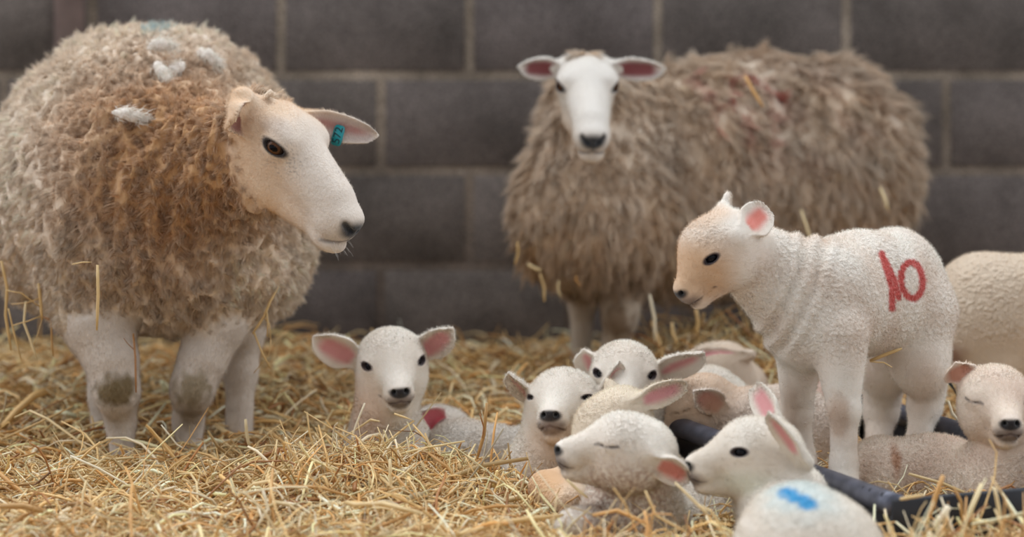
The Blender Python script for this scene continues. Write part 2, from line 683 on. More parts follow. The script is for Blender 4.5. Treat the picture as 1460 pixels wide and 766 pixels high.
def lamb_head(b, H, eyes=('open', 'open'), ears=(None, None), rim=lin(60, 45, 48), nose=DARK, mouth=lin(72, 50, 50), jaw_w=1.0, round_=1.0, tint=None):
    """eyes/ears: (left, right) of the animal.  ears: (tip point, opening vector, width)"""
    s = H.s
    R = H.R
    E = lambda c, r, k=0.02, carve=False: b.ell(H.p(c), np.array(r) * s, R, k * s, carve)
    K = lambda a, c, ra, rb, k=0.02: b.cone(H.p(a), H.p(c), ra * s, rb * s, k * s)
    E((0.040, 0, 0.005), (0.054, 0.050, 0.0455))
    E((0.064, 0, 0.013), (0.036, 0.041, 0.034))                 # forehead
    K((0.074, 0, 0.005), (0.134, 0, -0.012), 0.035, 0.0200, 0.03)
    E((0.052, 0.022, -0.022), (0.044, 0.029, 0.033)); E((0.052, -0.022, -0.022), (0.044, 0.029, 0.033))
    K((0.060, 0, -0.032), (0.128, 0, -0.0385), 0.027, 0.0135, 0.014)  # lower jaw
    E((0.134, 0, -0.022), (0.020, 0.0220, 0.0160), 0.008)          # upper lip
    E((0.148, 0, -0.010), (0.0110, 0.0125, 0.0100), 0.007)        # nose pad
    E((0.128, 0, -0.0425), (0.0150, 0.0135, 0.0085), 0.006)        # chin
    for sg in (1, -1):
        E((0.1545, sg * 0.0085, -0.0105), (0.0055, 0.0034, 0.0036), 0.002, True)   # nostril
        pts = [H.p((0.1555, 0.0, -0.0262)), H.p((0.150, sg * 0.0095, -0.0290)), H.p((0.137, sg * 0.0185, -0.0330)), H.p((0.118, sg * 0.0235, -0.0322)), H.p((0.104, sg * 0.0262, -0.0290))]
        b.cone(pts[1], pts[2], 0.0012 * s, 0.0012 * s, 0.002, True)
        b.cone(pts[2], pts[4], 0.0012 * s, 0.0008 * s, 0.002, True)
        b.feats.append((lambda P, N, g=polymask(pts, 0.0015 * s, 0.0026 * s): 0.95 * g(P, N), mouth))
    # colouring of muzzle: dark nose pad, philtrum, greyish lips
    b.feats.append((lambda P, N, g=H.ellmask((0.150, 0, -0.029), (0.020, 0.024, 0.013), 0.45): 0.75 * g(P, N), mouth))
    b.feats.append((H.ellmask((0.1530, 0, -0.0125), (0.0130, 0.0172, 0.0086), 0.25), nose))
    b.feats.append((polymask([H.p((0.160, 0, -0.014)), H.p((0.158, 0, -0.027))], 0.0012 * s, 0.0022 * s), nose))
    b.feats.append((H.ellmask((0.1550, 0.0088, -0.0105), (0.006, 0.0044, 0.0046), 0.2, True), nose * 0.25))
    for sg, st in zip((1, -1), eyes):
        if st:
            eye(b, H, (0.084, sg * 0.0320, 0.0115), (0.56, sg * 0.82, 0.10), 0.0106, st, 0.0104, 0.0054, rim)
    for sg, er in zip((1, -1), ears):
        if er:
            bs = H.p((0.022, sg * 0.046, -0.002) if len(er) < 4 or er[3] is None else er[3])
            kw = er[4] if len(er) > 4 else {}
            add_ear(b, bs, er[0], er[1], er[2] * s, th=0.0030 * s, cup=0.009 * s, k=0.008 * s, **kw)
    b.head = H


def ewe_head(b, H, ears=(None, None), eyes=('open', 'open')):
    s = H.s
    R = H.R
    E = lambda c, r, k=0.03, carve=False, RR=None: b.ell(H.p(c), np.array(r) * s, R if RR is None else RR, k * s, carve)
    K = lambda a, c, ra, rb, k=0.03: b.cone(H.p(a), H.p(c), ra * s, rb * s, k * s)
    E((0.045, 0, -0.006), (0.072, 0.060, 0.058))
    E((0.085, 0, 0.013), (0.055, 0.050, 0.038))                 # forehead
    K((0.110, 0, -0.004), (0.245, 0, -0.026), 0.048, 0.0330, 0.03)   # face
    K((0.100, 0, 0.022), (0.225, 0, -0.004), 0.026, 0.022, 0.03)    # bridge
    for sg in (1, -1):
        E((0.078, sg * 0.021, -0.064), (0.062, 0.030, 0.054), 0.03)   # jowl
        E((0.105, sg * 0.040, 0.034), (0.028, 0.018, 0.012), 0.02)    # brow
    K((0.085, 0, -0.070), (0.225, 0, -0.066), 0.042, 0.021, 0.022)    # jaw
    E((0.248, 0, -0.038), (0.038, 0.0365, 0.0325), 0.014)              # upper lip
    E((0.268, 0, -0.019), (0.022, 0.0265, 0.0185), 0.014)              # nose
    E((0.246, 0, -0.0695), (0.0370, 0.0280, 0.0215), 0.006)              # lower lip, chin
    mouth = lin(70, 58, 58)
    nose = lin(46, 48, 54)
    for sg in (1, -1):
        pts = [H.p((0.2835, 0, -0.050)), H.p((0.276, sg * 0.015, -0.058)), H.p((0.252, sg * 0.031, -0.0690)), H.p((0.222, sg * 0.0370, -0.0665)), H.p((0.196, sg * 0.0395, -0.055))]
        for i in range(1, 4):
            b.cone(pts[i], pts[i + 1], 0.0018 * s, 0.0014 * s, 0.004, True)
        b.feats.append((lambda P, N, g=polymask(pts, 0.0020 * s, 0.0040 * s): 0.95 * g(P, N), mouth))
        # nostril: a comma slanting outwards
        no = norm(np.array([0.62, sg * 0.72, 0.05]) @ R)
        a = H.p((0.2855, sg * 0.0085, -0.0285)); c2 = H.p((0.2790, sg * 0.0225, -0.0190))
        b.cone(a, c2, 0.0052 * s, 0.0042 * s, 0.003 * s, True)
        b.feats.append((lambda P, N, g=polymask([a, c2], 0.0065 * s, 0.0065 * s): 0.92 * g(P, N), nose))
        b.feats.append((polymask([a, c2], 0.0040 * s, 0.0022 * s), lin(16, 15, 18)))
    b.feats.insert(0, (lambda P, N, g=H.ellmask((0.272, 0, -0.046), (0.034, 0.032, 0.026), 0.6): 0.45 * g(P, N) * (0.7 + 0.6 * np.clip(noise(P, 300), 0, 1)), lin(120, 118, 124)))
    b.feats.append((H.ellmask((0.287, 0, -0.028), (0.020, 0.028, 0.017), 0.45), nose))
    b.feats.append((polymask([H.p((0.290, 0, -0.030)), H.p((0.283, 0, -0.046))], 0.0018 * s, 0.003 * s), nose))
    for sg, st in zip((1, -1), eyes):
        eye(b, H, (0.112, sg * 0.0470, 0.0150), (0.35, sg * 0.93, 0.10), 0.0186, st, 0.0192, 0.0090, lin(52, 44, 42))
    for sg, er in zip((1, -1), ears):
        if er:
            bs = H.p((0.030, sg * 0.050, 0.032) if len(er) < 4 or er[3] is None else er[3])
            kw = er[4] if len(er) > 4 else {}
            add_ear(b, bs, er[0], er[1], er[2], **{**dict(th=0.0038, cup=0.016, k=0.014), **kw})
    b.head = H


def eyeball(E, r, O_, Fv, Uv, style, parent, base, kind):
    n, m = 64, 48
    th = np.linspace(0, np.pi, m)
    ph = np.linspace(0, 2 * np.pi, n, endpoint=False)
    V = []
    for t in th:
        V.append(np.stack([np.full(n, math.cos(t)), math.sin(t) * np.cos(ph), math.sin(t) * np.sin(ph)], 1))
    L_ = np.concatenate(V)
    j = np.arange(n); k = (j + 1) % n
    F = np.concatenate([np.stack([i * n + j, i * n + k, (i + 1) * n + k, (i + 1) * n + j], 1) for i in range(m - 1)])
    P = E + r * (L_[:, :1] * O_ + L_[:, 1:2] * Fv + L_[:, 2:] * Uv)
    ang = np.arccos(np.clip(L_[:, 0], -1, 1))
    if kind == 'ewe':
        c = np.where((ang < 0.72)[:, None], lin(92, 60, 38), lin(52, 40, 36))
        pup = (((L_[:, 1] / 0.44) ** 2 + (L_[:, 2] / 0.26) ** 2) < 1)
        c = np.where(pup[:, None], lin(10, 9, 12), c)
        c = np.where(((ang > 0.62) & (ang < 0.78))[:, None], lin(50, 34, 24), c)
    else:
        c = np.where((ang < 1.1)[:, None], lin(20, 20, 27), lin(48, 40, 42))
    o = mesh_obj('eye', P, F, M_EYE, parent, base, col=c)
    return o


CREATURES = []


def finish(b, name, label, cat, loc, base_col, vox, woolf, group=None, hair=None, kind='lamb', tone=None, disp=None, lo=None, hi=None, matl=None, facing=0.35, seed=1):
    """mesh the creature, colour it, give it its coat of fibres"""
    V, F = b.surface(vox, lo, hi)
    V = relax(V, F, 1, 0.4)
    N = vnormals(V, F)
    wool = woolf(V)
    if disp is not None:
        V = V + N * disp(V, N, wool)[:, None]
        N = vnormals(V, F)
    col = np.repeat(np.asarray(base_col, float)[None], len(V), 0)
    if tone is not None:
        col = tone(V, N, col, wool)
    for f, c in b.feats:
        m = np.clip(f(V, N), 0, 1)[:, None]
        col = col * (1 - m) + np.asarray(c) * m
    root = empty(name, loc)
    tag(root, label, cat, group)
    base = np.asarray(loc, float)
    body = mesh_obj('body', V, F, matl or M_LAMB, root, base, col=col, wool=wool)
    for e in b.eyes:
        eyeball(*e, root, base, kind)
    b.V, b.F, b.N, b.col, b.wool, b.root, b.base = V, F, N, col, wool, root, base
    if hair:
        hair(b, seed)
    CREATURES.append(b)
    return root


def fuzz(n=60000, len_w=0.0065, len_s=0.0035, wid=0.0005, clump=True, name='wool', hairdir=None, light=1.12, ragged=0.0):
    """short coat of a lamb: curly on the wool, laid back on face and legs"""
    def h(b, seed):
        g = np.random.default_rng(seed)
        V, F, N = b.V, b.F, b.N
        dens = np.ones(len(V))
        for f in getattr(b, 'nofuzz', []):
            dens *= 1 - 0.9 * f(V, N)
        H = getattr(b, 'head', None)
        for E, r, O_, Fv, Uv, st in b.eyes:
            dens *= sst(1.25, 1.7, np.linalg.norm(V - E, axis=1) / r)
        if H is not None:
            q = H.q(V) if b.lamb else H.q(V) * 0.56
            dens *= 1 - 0.96 * sst(0.148, 0.153, q[:, 0]) * (q[:, 2] > -0.030)
        cam_v = norm(np.array([0, 0, HC]) - V)
        dens *= ((N * cam_v).sum(1) > -0.35)
        P, Nn, Cc, T, w = sample(V, F, N, b.col, n, dens, g)
        wl = (b.wool[T] * w).sum(1)
        L = len_s + (len_w - len_s) * wl
        if H is not None:
            back = -H.R[0]
        else:
            back = np.array([0, 0, -1.0])
        lay = np.where(((P - H.O) @ H.R[0] > -0.02 * H.s)[:, None] if H is not None else False, back[None], np.array([[0, 0, -1.0]]))
        rd = g.normal(size=P.shape)
        cl = np.stack([noise(P, 170, o) for o in (0, 31.7, 77.1)], 1) * 1.3
        d = Nn * 0.8 + (1 - wl)[:, None] * lay * 0.7 + rd * 0.28 + cl * wl[:, None] * 0.8
        d = norm(d)
        L = L * (0.5 + g.random(n))
        mids = P + Nn * (L * 0.45)[:, None]
        tips = P + d * L[:, None]
        tips += Nn * np.maximum(0, 0.25 * L - ((tips - P) * Nn).sum(1))[:, None]
        side = norm(np.cross(d, g.normal(size=P.shape)))
        fn = norm(Nn + 0.18 * cl * wl[:, None] + 0.12 * rd)
        c = Cc * (light + 0.10 * g.normal(size=n))[:, None]
        Vb, Fb, Cb, Nb = blades(P - Nn * 0.0006, mids, tips, wid * (0.7 + 0.6 * g.random(n)), side, np.clip(c, 0, 0.95), fn, S=2 if len_w > 0.009 else 1)
        mesh_obj(name, Vb, Fb, M_HAIR, b.root, b.base, col=Cb, nrm=Nb)
    return h


# ------------------------------------------------------------------ the shed: wall, post, floor
def ground_z(x, y):
    """height of the straw bed"""
    x = np.asarray(x, float); y = np.asarray(y, float)
    P = np.stack([x, y, np.zeros_like(x)], -1).reshape(-1, 3)
    n = (0.014 * noise(P, 2.6, 3) + 0.008 * noise(P, 7, 8)).reshape(x.shape)
    z = -0.014 + n
    z = z + 0.024 * np.exp(-((x + 0.27) / 0.17) ** 2 - ((y - 4.98) / 0.17) ** 2)
    z = z - 0.028 * np.exp(-((x - 0.02) / 0.09) ** 2 - ((y - 4.95) / 0.17) ** 2)
    z = z + 0.028 * sst(5.6, 6.0, y) - 0.040 * sst(6.15, 6.6, y)
    z = z - 0.044 * np.exp(-((x - 0.23) / 0.20) ** 2 - ((y - 4.56) / 0.20) ** 2)
    z = z + 0.03 * np.exp(-((x - 0.48) / 0.12) ** 2 - ((y - 6.05) / 0.2) ** 2)
    # thin layer inside the trough
    return z


def build_shed():
    YW = 6.76
    M_BLOCK, N, L, bs = new_mat('concrete_block')
    tc = N.new('ShaderNodeTexCoord')
    at = N.new('ShaderNodeAttribute'); at.attribute_name = 'Col'
    n1 = N.new('ShaderNodeTexNoise'); n1.inputs['Scale'].default_value = 5; n1.inputs['Detail'].default_value = 8; n1.inputs['Roughness'].default_value = 0.65
    n2 = N.new('ShaderNodeTexNoise'); n2.inputs['Scale'].default_value = 160; n2.inputs['Detail'].default_value = 4
    L.new(tc.outputs['Object'], n1.inputs['Vector']); L.new(tc.outputs['Object'], n2.inputs['Vector'])
    r = N.new('ShaderNodeValToRGB')
    r.color_ramp.elements[0].position = 0.30; r.color_ramp.elements[1].position = 0.72
    r.color_ramp.elements[0].color = (0.62, 0.60, 0.60, 1); r.color_ramp.elements[1].color = (1.45, 1.42, 1.45, 1)
    L.new(n1.outputs['Fac'], r.inputs[0])
    r2 = N.new('ShaderNodeValToRGB')
    r2.color_ramp.elements[0].position = 0.35; r2.color_ramp.elements[1].position = 0.65
    r2.color_ramp.elements[0].color = (0.6, 0.6, 0.6, 1); r2.color_ramp.elements[1].color = (1.35, 1.35, 1.35, 1)
    L.new(n2.outputs['Fac'], r2.inputs[0])
    m1 = N.new('ShaderNodeMixRGB'); m1.blend_type = 'MULTIPLY'; m1.inputs[0].default_value = 1
    m2 = N.new('ShaderNodeMixRGB'); m2.blend_type = 'MULTIPLY'; m2.inputs[0].default_value = 1
    L.new(at.outputs['Color'], m1.inputs[1]); L.new(r.outputs[0], m1.inputs[2])
    L.new(m1.outputs[0], m2.inputs[1]); L.new(r2.outputs[0], m2.inputs[2])
    L.new(m2.outputs[0], bs.inputs['Base Color'])
    bs.inputs['Roughness'].default_value = 0.95
    bp = N.new('ShaderNodeBump'); bp.inputs['Distance'].default_value = 0.003
    L.new(n2.outputs['Fac'], bp.inputs['Height']); L.new(bp.outputs[0], bs.inputs['Normal'])

    g = np.random.default_rng(5)
    V, F, Cc = [], [], []
    px = 600.0
    # mortar joints in the photograph: rows at 108, 245, 381; verticals at 400 + k*269 and 543 + k*269
    zj = HC - (108 + 85) / px
    xj = (400.5 - 730) / px
    pit = 0.2270; wid = 0.4480
    o = 0
    gap = 0.0095

    def blockpiece(x0, x1, z0, z1, col, front):
        nonlocal o
        c = 0.005
        y = YW
        pts = [(x0, y + .02, z0), (x1, y + .02, z0), (x1, y + .02, z1), (x0, y + .02, z1),
               (x0 + c * .4, y, z0 + c * .4), (x1 - c * .4, y, z0 + c * .4), (x1 - c * .4, y, z1 - c * .4), (x0 + c * .4, y, z1 - c * .4),
               (x0 + c, y - front, z0 + c), (x1 - c, y - front, z0 + c), (x1 - c, y - front, z1 - c), (x0 + c, y - front, z1 - c)]
        V.extend(pts)
        f = [(8, 9, 10, 11)]
        for a in (0, 4):
            for k in range(4):
                k2 = (k + 1) % 4
                f.append((a + k, a + k2, a + 4 + k2, a + 4 + k))
        F.extend([[o + i for i in q] for q in f])
        Cc.extend([col] * 12)
        o += 12
    tint = lin(114, 107, 102)
    for row in range(-3, 9):
        zt = zj + pit * (row + 1) - gap
        zb = zj + pit * row + gap
        if zt < -0.3: continue
        shift = 0 if row % 2 == 0 else (543 - 400.5) / px
        for k in range(-5, 7):
            x0 = xj + shift + k * wid + gap
            x1 = x0 + wid - 2 * gap
            blockpiece(x0, x1, zb, zt, tint * g.uniform(0.86, 1.14) * np.array([1, 1, 1 + g.uniform(-0.03, 0.04)]), 0.003)
    # mortar bed behind the block faces, nearly flush
    mort = lin(160, 149, 134)
    nx, nz = 220, 110
    xs = np.linspace(-2.6, 2.9, nx); zs = np.linspace(-0.35, 2.6, nz)
    X, Z = np.meshgrid(xs, zs, indexing='ij')
    P = np.stack([X.ravel(), np.full(X.size, YW + 0.0015), Z.ravel()], 1)
    P[:, 1] += 0.002 * noise(P, 30)
    idx = np.arange(nx * nz).reshape(nx, nz)
    Q = np.stack([idx[:-1, :-1], idx[1:, :-1], idx[1:, 1:], idx[:-1, 1:]], -1).reshape(-1, 4)
    # lower courses have darker mortar
    k = sst(0.0, 0.75, P[:, 2])[:, None]
    mc = lin(112, 103, 96) * (1 - k) + mort * k
    mc = mc * (1 + 0.40 * noise(P, 5) + 0.2 * noise(P, 17))[:, None]
    V = np.concatenate([np.array(V), P]); Cc = np.concatenate([np.array(Cc), mc])
    F = [np.array(F), Q + o]
    # body of the wall, 0.2 m thick
    bx = np.array([(-2.6, YW + .012, -.35), (2.9, YW + .012, -.35), (2.9, YW + .2, -.35), (-2.6, YW + .2, -.35),
                   (-2.6, YW + .012, 2.6), (2.9, YW + .012, 2.6), (2.9, YW + .2, 2.6), (-2.6, YW + .2, 2.6)])
    bf = np.array([(0, 3, 2, 1), (4, 5, 6, 7), (1, 2, 6, 5), (2, 3, 7, 6), (3, 0, 4, 7)])
    F.append(bf + len(V)); V = np.concatenate([V, bx]); Cc = np.concatenate([Cc, np.tile(tint, (8, 1))])
    w = mesh_obj('wall_back', V, F, M_BLOCK, smooth=False, col=Cc)
    tag(w, kind='structure')

    # rusty flat steel channel up the wall at the left
    M_POST = plain_mat('rusty_steel', tuple(lin(122, 104, 98)), 0.8, 0.0, 0.25, 14, 0.002)
    x0, x1 = (77 - 730) / px * 0.995, (119 - 730) / px * 0.995
    prof = [(x0, 0), (x0, -.03), (x0 + .006, -.034), (x1 - .006, -.034), (x1, -.03), (x1, 0), (x1 - .008, 0), (x1 - .008, -.022), (x0 + .008, -.022), (x0 + .008, 0)]
    m = len(prof)
    Vp = [(x, YW - 0.004 + y, z) for z in (-0.05, 2.4) for x, y in prof]
    j = np.arange(m); k2 = (j + 1) % m
    Fp = [np.stack([j, k2, k2 + m, j + m], 1)]
    t = mesh_obj('trim_1', np.array(Vp), Fp, M_POST, smooth=False)
    tag(t, kind='structure')
    # earth floor below the bedding
    M_EARTH = plain_mat('earth', tuple(lin(110, 84, 56)), 0.95, 0, 0.3, 12, 0.01)
    V4 = np.array([(-2.6, 2.4, -0.09), (2.9, 2.4, -0.09), (2.9, YW + .1, -0.09), (-2.6, YW + .1, -0.09), (-2.6, 2.4, -.2), (2.9, 2.4, -.2), (2.9, YW + .1, -.2), (-2.6, YW + .1, -.2)])
    f = mesh_obj('floor', V4, np.array([(0, 1, 2, 3), (7, 6, 5, 4), (0, 4, 5, 1), (1, 5, 6, 2), (2, 6, 7, 3), (3, 7, 4, 0)]), M_EARTH, smooth=False)
    tag(f, kind='structure')


# ------------------------------------------------------------------ trough: a tube rimmed metal tray
TR = dict(nl=np.array([0.600, 4.42]), fl=np.array([0.262, 5.235]), wid=0.44, zr=0.060)


def build_trough():
    steel = plain_mat('worn_grey_steel', tuple(lin(84, 86, 98)), 0.42, 0.55, 0.35, 35, 0.0006)
    dark = plain_mat('dark_sheet', tuple(lin(44, 46, 52)), 0.5, 0.3, 0.3, 12, 0.001)
    hole = plain_mat('bolt_hole', tuple(lin(20, 18, 22)), 0.8)
    nl, fl, wd, zr = TR['nl'], TR['fl'], TR['wid'], TR['zr']
    ax = (fl - nl) / np.linalg.norm(fl - nl)
    ac = np.array([ax[1], -ax[0]])          # to the right
    nr, fr = nl + ac * wd, fl + ac * wd
    P3 = lambda p, z: np.array([p[0], p[1], z])
    root = empty('feed_trough', (nl[0], nl[1], 0))
    tag(root, 'low dark metal feed trough with grey tube rim, half sunk in straw', 'trough')
    base = np.array([nl[0], nl[1], 0.0])
    R = 0.0190
    # two long rim tubes, flattened a little at the near end
    for a, c in ((nl, fl), (nr, fr)):
        pts = [P3(a + (c - a) * t, zr) for t in np.linspace(0, 1, 24)]
        V, F = tube(pts, [R] * 24, 28)
        mesh_obj('rim_tube', V, F, steel, root, base)
    for k, t in enumerate((0.04, 0.085, 0.11)):
        p = nl + (fl - nl) * t
        c = P3(p, zr) + np.array([-ac[0], -ac[1], 0]) * R * 0.35 + np.array([0, -0.55, 0.75]) * R * 0.98
        n = norm(np.array([-0.25, -0.55, 0.75]))
        V, F = tube([c - n * 0.003, c + n * 0.0012], [0.0048 - 0.001 * k] * 2, 16)
        mesh_obj('bolt_hole', V, F, hole, root, base)

    def panel(name, p, q, z0, z1, th, mat, lip=True):
        n = 2
        d = norm(np.array([q[0] - p[0], q[1] - p[1], 0]))
        s = np.array([d[1], -d[0], 0]) * th / 2
        prof = [(-1, z0), (1, z0), (1, z1 - .004), (0.5, z1), (-0.5, z1), (-1, z1 - .004)]
        V = [P3(e, 0) + s * a + np.array([0, 0, z]) for e in (p, q) for a, z in prof]
        m = len(prof); j = np.arange(m); k2 = (j + 1) % m
        F = [np.stack([j, k2, k2 + m, j + m], 1), np.arange(m)[::-1][None], (np.arange(m) + m)[None]]
        mesh_obj(name, np.array(V), F, mat, root, base, smooth=False)
    panel('side_panel', nl, fl, -0.05, zr - 0.01, 0.006, dark)
    panel('side_panel', nr, fr, -0.05, zr - 0.01, 0.006, dark)
    panel('end_panel', nl - ac * 0.012, nr + ac * 0.02, -0.05, zr + 0.012, 0.012, dark)
    panel('end_panel', fl, fr, -0.05, zr, 0.008, dark)
    V = []
    for z in (-0.045, -0.039):
        V += [P3(nl, z), P3(nr, z), P3(fr, z), P3(fl, z)]
    mesh_obj('tray_bottom', np.array(V), np.array([(3, 2, 1, 0), (4, 5, 6, 7), (0, 1, 5, 4), (1, 2, 6, 5), (2, 3, 7, 6), (3, 0, 4, 7)]), dark, root, base, smooth=False)
    TR['box'] = (nl, ax, ac, float(np.linalg.norm(fl - nl)))


# ------------------------------------------------------------------ straw
STRAW_COLS = np.array([lin(236, 214, 168), lin(214, 180, 124), lin(192, 150, 94), lin(244, 232, 204), lin(226, 196, 142), lin(156, 108, 62), lin(206, 186, 144), lin(220, 172, 110), lin(214, 208, 172)])
STRAW_P = np.array([.20, .20, .12, .14, .14, .06, .06, .06, .02])


def stalks(c, d, L, wid, bend, flat, col, kink=None, hollow=None):
    """c centres (n,3), d directions, L lengths; 4 rings of 4 vertices: V, F, col"""
    n = len(c)
    g = np.random.default_rng(int(n))
    up = np.array([0, 0, 1.0])
    s = norm(np.cross(d, up) + 1e-4)
    t = norm(np.cross(s, d))
    ang = g.random(n) * np.pi
    A = s * np.cos(ang)[:, None] + t * np.sin(ang)[:, None]
    B = np.cross(d, A)
    R = 5
    Vs = []
    for i in range(R):
        u = i / (R - 1) - 0.5
        p = c + d * (L * u)[:, None] + bend * (u * u * 4)[..., None] if False else c + d * (L * u)[:, None] + bend * (1 - 4 * u * u)
        w = wid * (1.0 if 0 < i < R - 1 else 0.75)
        if kink is not None:
            p = p + kink * max(0, u)
        for a, b_ in ((1, 0), (0, 1), (-1, 0), (0, -1)):
            Vs.append(p + A * (w * a * 0.5)[:, None] + B * (w * flat * b_ * 0.5)[:, None])
    V = np.stack(Vs, 1)
    k = 4 * R
    o = (np.arange(n) * k)[:, None]
    F = []
    for i in range(R - 1):
        for j in range(4):
            j2 = (j + 1) % 4
            F.append(o + np.array([[i * 4 + j, i * 4 + j2, (i + 1) * 4 + j2, (i + 1) * 4 + j]]))
    F.append(o + np.array([[3, 2, 1, 0]])); F.append(o + np.array([[k - 4, k - 3, k - 2, k - 1]]))
    return V, np.concatenate(F), np.repeat(col[:, None], k, 1)


def stalk_filter(V, slack=0):
    """keep only stalks that do not run through an animal, the trough or the wall"""
    n, k, _ = V.shape
    P = V.reshape(-1, 3)
    bad = np.zeros(len(P), bool)
    for b in CREATURES:
        bad |= b.inside(P)
    nl, ax, ac, ln = TR['box']
    q = P[:, :2] - nl
    u, v = q @ ax, q @ ac
    near_wall = (P[:, 2] < 0.075) & (((np.abs(v) < 0.022) | (np.abs(v - TR['wid']) < 0.022)) & (u > -0.02) & (u < ln + 0.02) | ((np.abs(u) < 0.010) & (v > -0.02) & (v < TR['wid'] + 0.03)))
    bad |= near_wall & (P[:, 2] > -0.02)
    bad |= P[:, 1] > 6.742
    return bad.reshape(n, k).sum(1) <= slack


def build_straw():
    g = np.random.default_rng(77)
    # packed bedding underneath
    nx, ny = 420, 420
    xs = np.linspace(-1.55, 1.75, nx); ys = np.linspace(3.7, 6.745, ny)
    X, Y = np.meshgrid(xs, ys, indexing='ij')
    Z = ground_z(X, Y) - 0.022
    P = np.stack([X.ravel(), Y.ravel(), Z.ravel()], 1)
    P[:, 2] += 0.006 * noise(P, 60) + 0.004 * noise(P, 130)
    nl, ax, ac, ln = TR['box']
    q = P[:, :2] - nl
    u, v = q @ ax, q @ ac
    P[:, 2] = np.where((u > -0.01) & (u < ln + .01) & (v > -0.01) & (v < TR['wid'] + .01), np.minimum(P[:, 2], -0.015), P[:, 2])
    idx = np.arange(nx * ny).reshape(nx, ny)
    Q = np.stack([idx[:-1, :-1], idx[1:, :-1], idx[1:, 1:], idx[:-1, 1:]], -1).reshape(-1, 4)
    n_ = sst(-0.6, 0.6, noise(P, 40) + 0.6 * noise(P, 110))[:, None]
    col = lin(120, 84, 46) * (1 - n_) + lin(180, 138, 84) * n_

    # loose stalks over it
    def batch(n, y0, y1, Lm, wm, lay, hgt, tilt, xr=None, seedoff=0):
        x = g.uniform(-1.0, 1.0, n); y = g.uniform(y0, y1, n)
        if xr is None:
            half = 0.195 * y + 0.15
            x = x * half
        else:
            x = g.uniform(xr[0], xr[1], n)
        L = Lm * np.exp(0.5 * g.normal(size=n))
        L = np.clip(L, 0.015, 0.22)
        az = g.random(n) * 2 * np.pi
        el = g.normal(size=n) * tilt
        d = np.stack([np.cos(az) * np.cos(el), np.sin(az) * np.cos(el), np.sin(el)], 1)
        z = ground_z(x, y) - lay + hgt * g.random(n) ** 1.3 + 0.4 * L * np.abs(np.sin(el)) * 0.9
        inside = ((np.stack([x, y], 1) - nl) @ ax > 0) & ((np.stack([x, y], 1) - nl) @ ax < ln) & ((np.stack([x, y], 1) - nl) @ ac > 0) & ((np.stack([x, y], 1) - nl) @ ac < TR['wid'])
        z = np.where(inside, np.minimum(z, 0.0 + 0.012 * g.random(n)), z)
        c = np.stack([x, y, z], 1)
        wd = wm * np.exp(0.35 * g.normal(size=n))
        bend = g.normal(size=(n, 3)) * (L * 0.13)[:, None]
        kink = g.normal(size=(n, 3)) * (L * 0.35 * (g.random(n) < 0.25))[:, None]
        ci = g.choice(len(STRAW_COLS), n, p=STRAW_P)
        cl = STRAW_COLS[ci] * [1.04, 0.98, 0.90] * np.clip(1 + 0.20 * g.normal(size=n), 0.45, 1.4)[:, None]
        flat = 0.25 + 0.6 * g.random(n)
        Vb, Fb, Cb = stalks(c, d, L, wd, bend, 1.0, cl, kink)
        keep = stalk_filter(Vb)
        return Vb[keep], Cb[keep]
    VV, CC = [], []
    for args in ((30000, 3.85, 5.3, 0.050, 0.0030, 0.014, 0.026, 0.20), (20000, 5.3, 6.74, 0.060, 0.0036, 0.014, 0.026, 0.20),
                 (26000, 3.85, 5.3, 0.034, 0.0014, 0.006, 0.028, 0.30), (5500, 3.9, 5.2, 0.060, 0.0030, 0.0, 0.024, 0.38),
                 (2400, 5.3, 6.5, 0.065, 0.0036, 0.0, 0.024, 0.30), (6000, 3.9, 5.4, 0.055, 0.0052, 0.0, 0.022, 0.22), (2500, 5.3, 6.6, 0.060, 0.0060, 0.0, 0.018, 0.22)):
        v, c = batch(*args)
        VV.append(v); CC.append(c)
    # heap before the lamb on the left, straw along the near edge
    for args, xr in (((1800, 4.72, 5.02, 0.055, 0.0026, 0.0, 0.030, 0.5), (-0.42, 0.06)), ((500, 4.22, 4.48, 0.05, 0.0028, 0.0, 0.02, 0.5), (0.05, 0.36)),
                     ((900, 4.15, 4.40, 0.06, 0.0032, 0.0, 0.035, 0.6), (0.42, 0.95)), ((300, 6.45, 6.74, 0.07, 0.0030, 0.0, 0.02, 0.4), (-1.3, 1.3)),
                     ((700, 5.9, 6.4, 0.08, 0.0030, 0.0, 0.05, 0.6), (0.3, 0.7))):
        v, c = batch(*args, xr=xr)
        VV.append(v); CC.append(c)
    V = np.concatenate(VV); Cc = np.concatenate(CC)
    n = len(V); k = 20
    o = (np.arange(n) * k)[:, None]
    F = []
    for i in range(4):
        for j in range(4):
            j2 = (j + 1) % 4
            F.append(o + np.array([[i * 4 + j, i * 4 + j2, (i + 1) * 4 + j2, (i + 1) * 4 + j]]))
    F.append(o + np.array([[3, 2, 1, 0]])); F.append(o + np.array([[16, 17, 18, 19]]))
    F = np.concatenate(F)
    Vt = np.concatenate([P, V.reshape(-1, 3)]); Ct = np.concatenate([col, Cc.reshape(-1, 3)])
    s = mesh_obj('straw_bedding', Vt, [Q, F + len(P)], M_STRAW, smooth=False, col=np.clip(Ct, 0, 0.95))
    tag(s, 'thick golden straw bedding scattered over the whole floor', 'straw', kind='stuff')


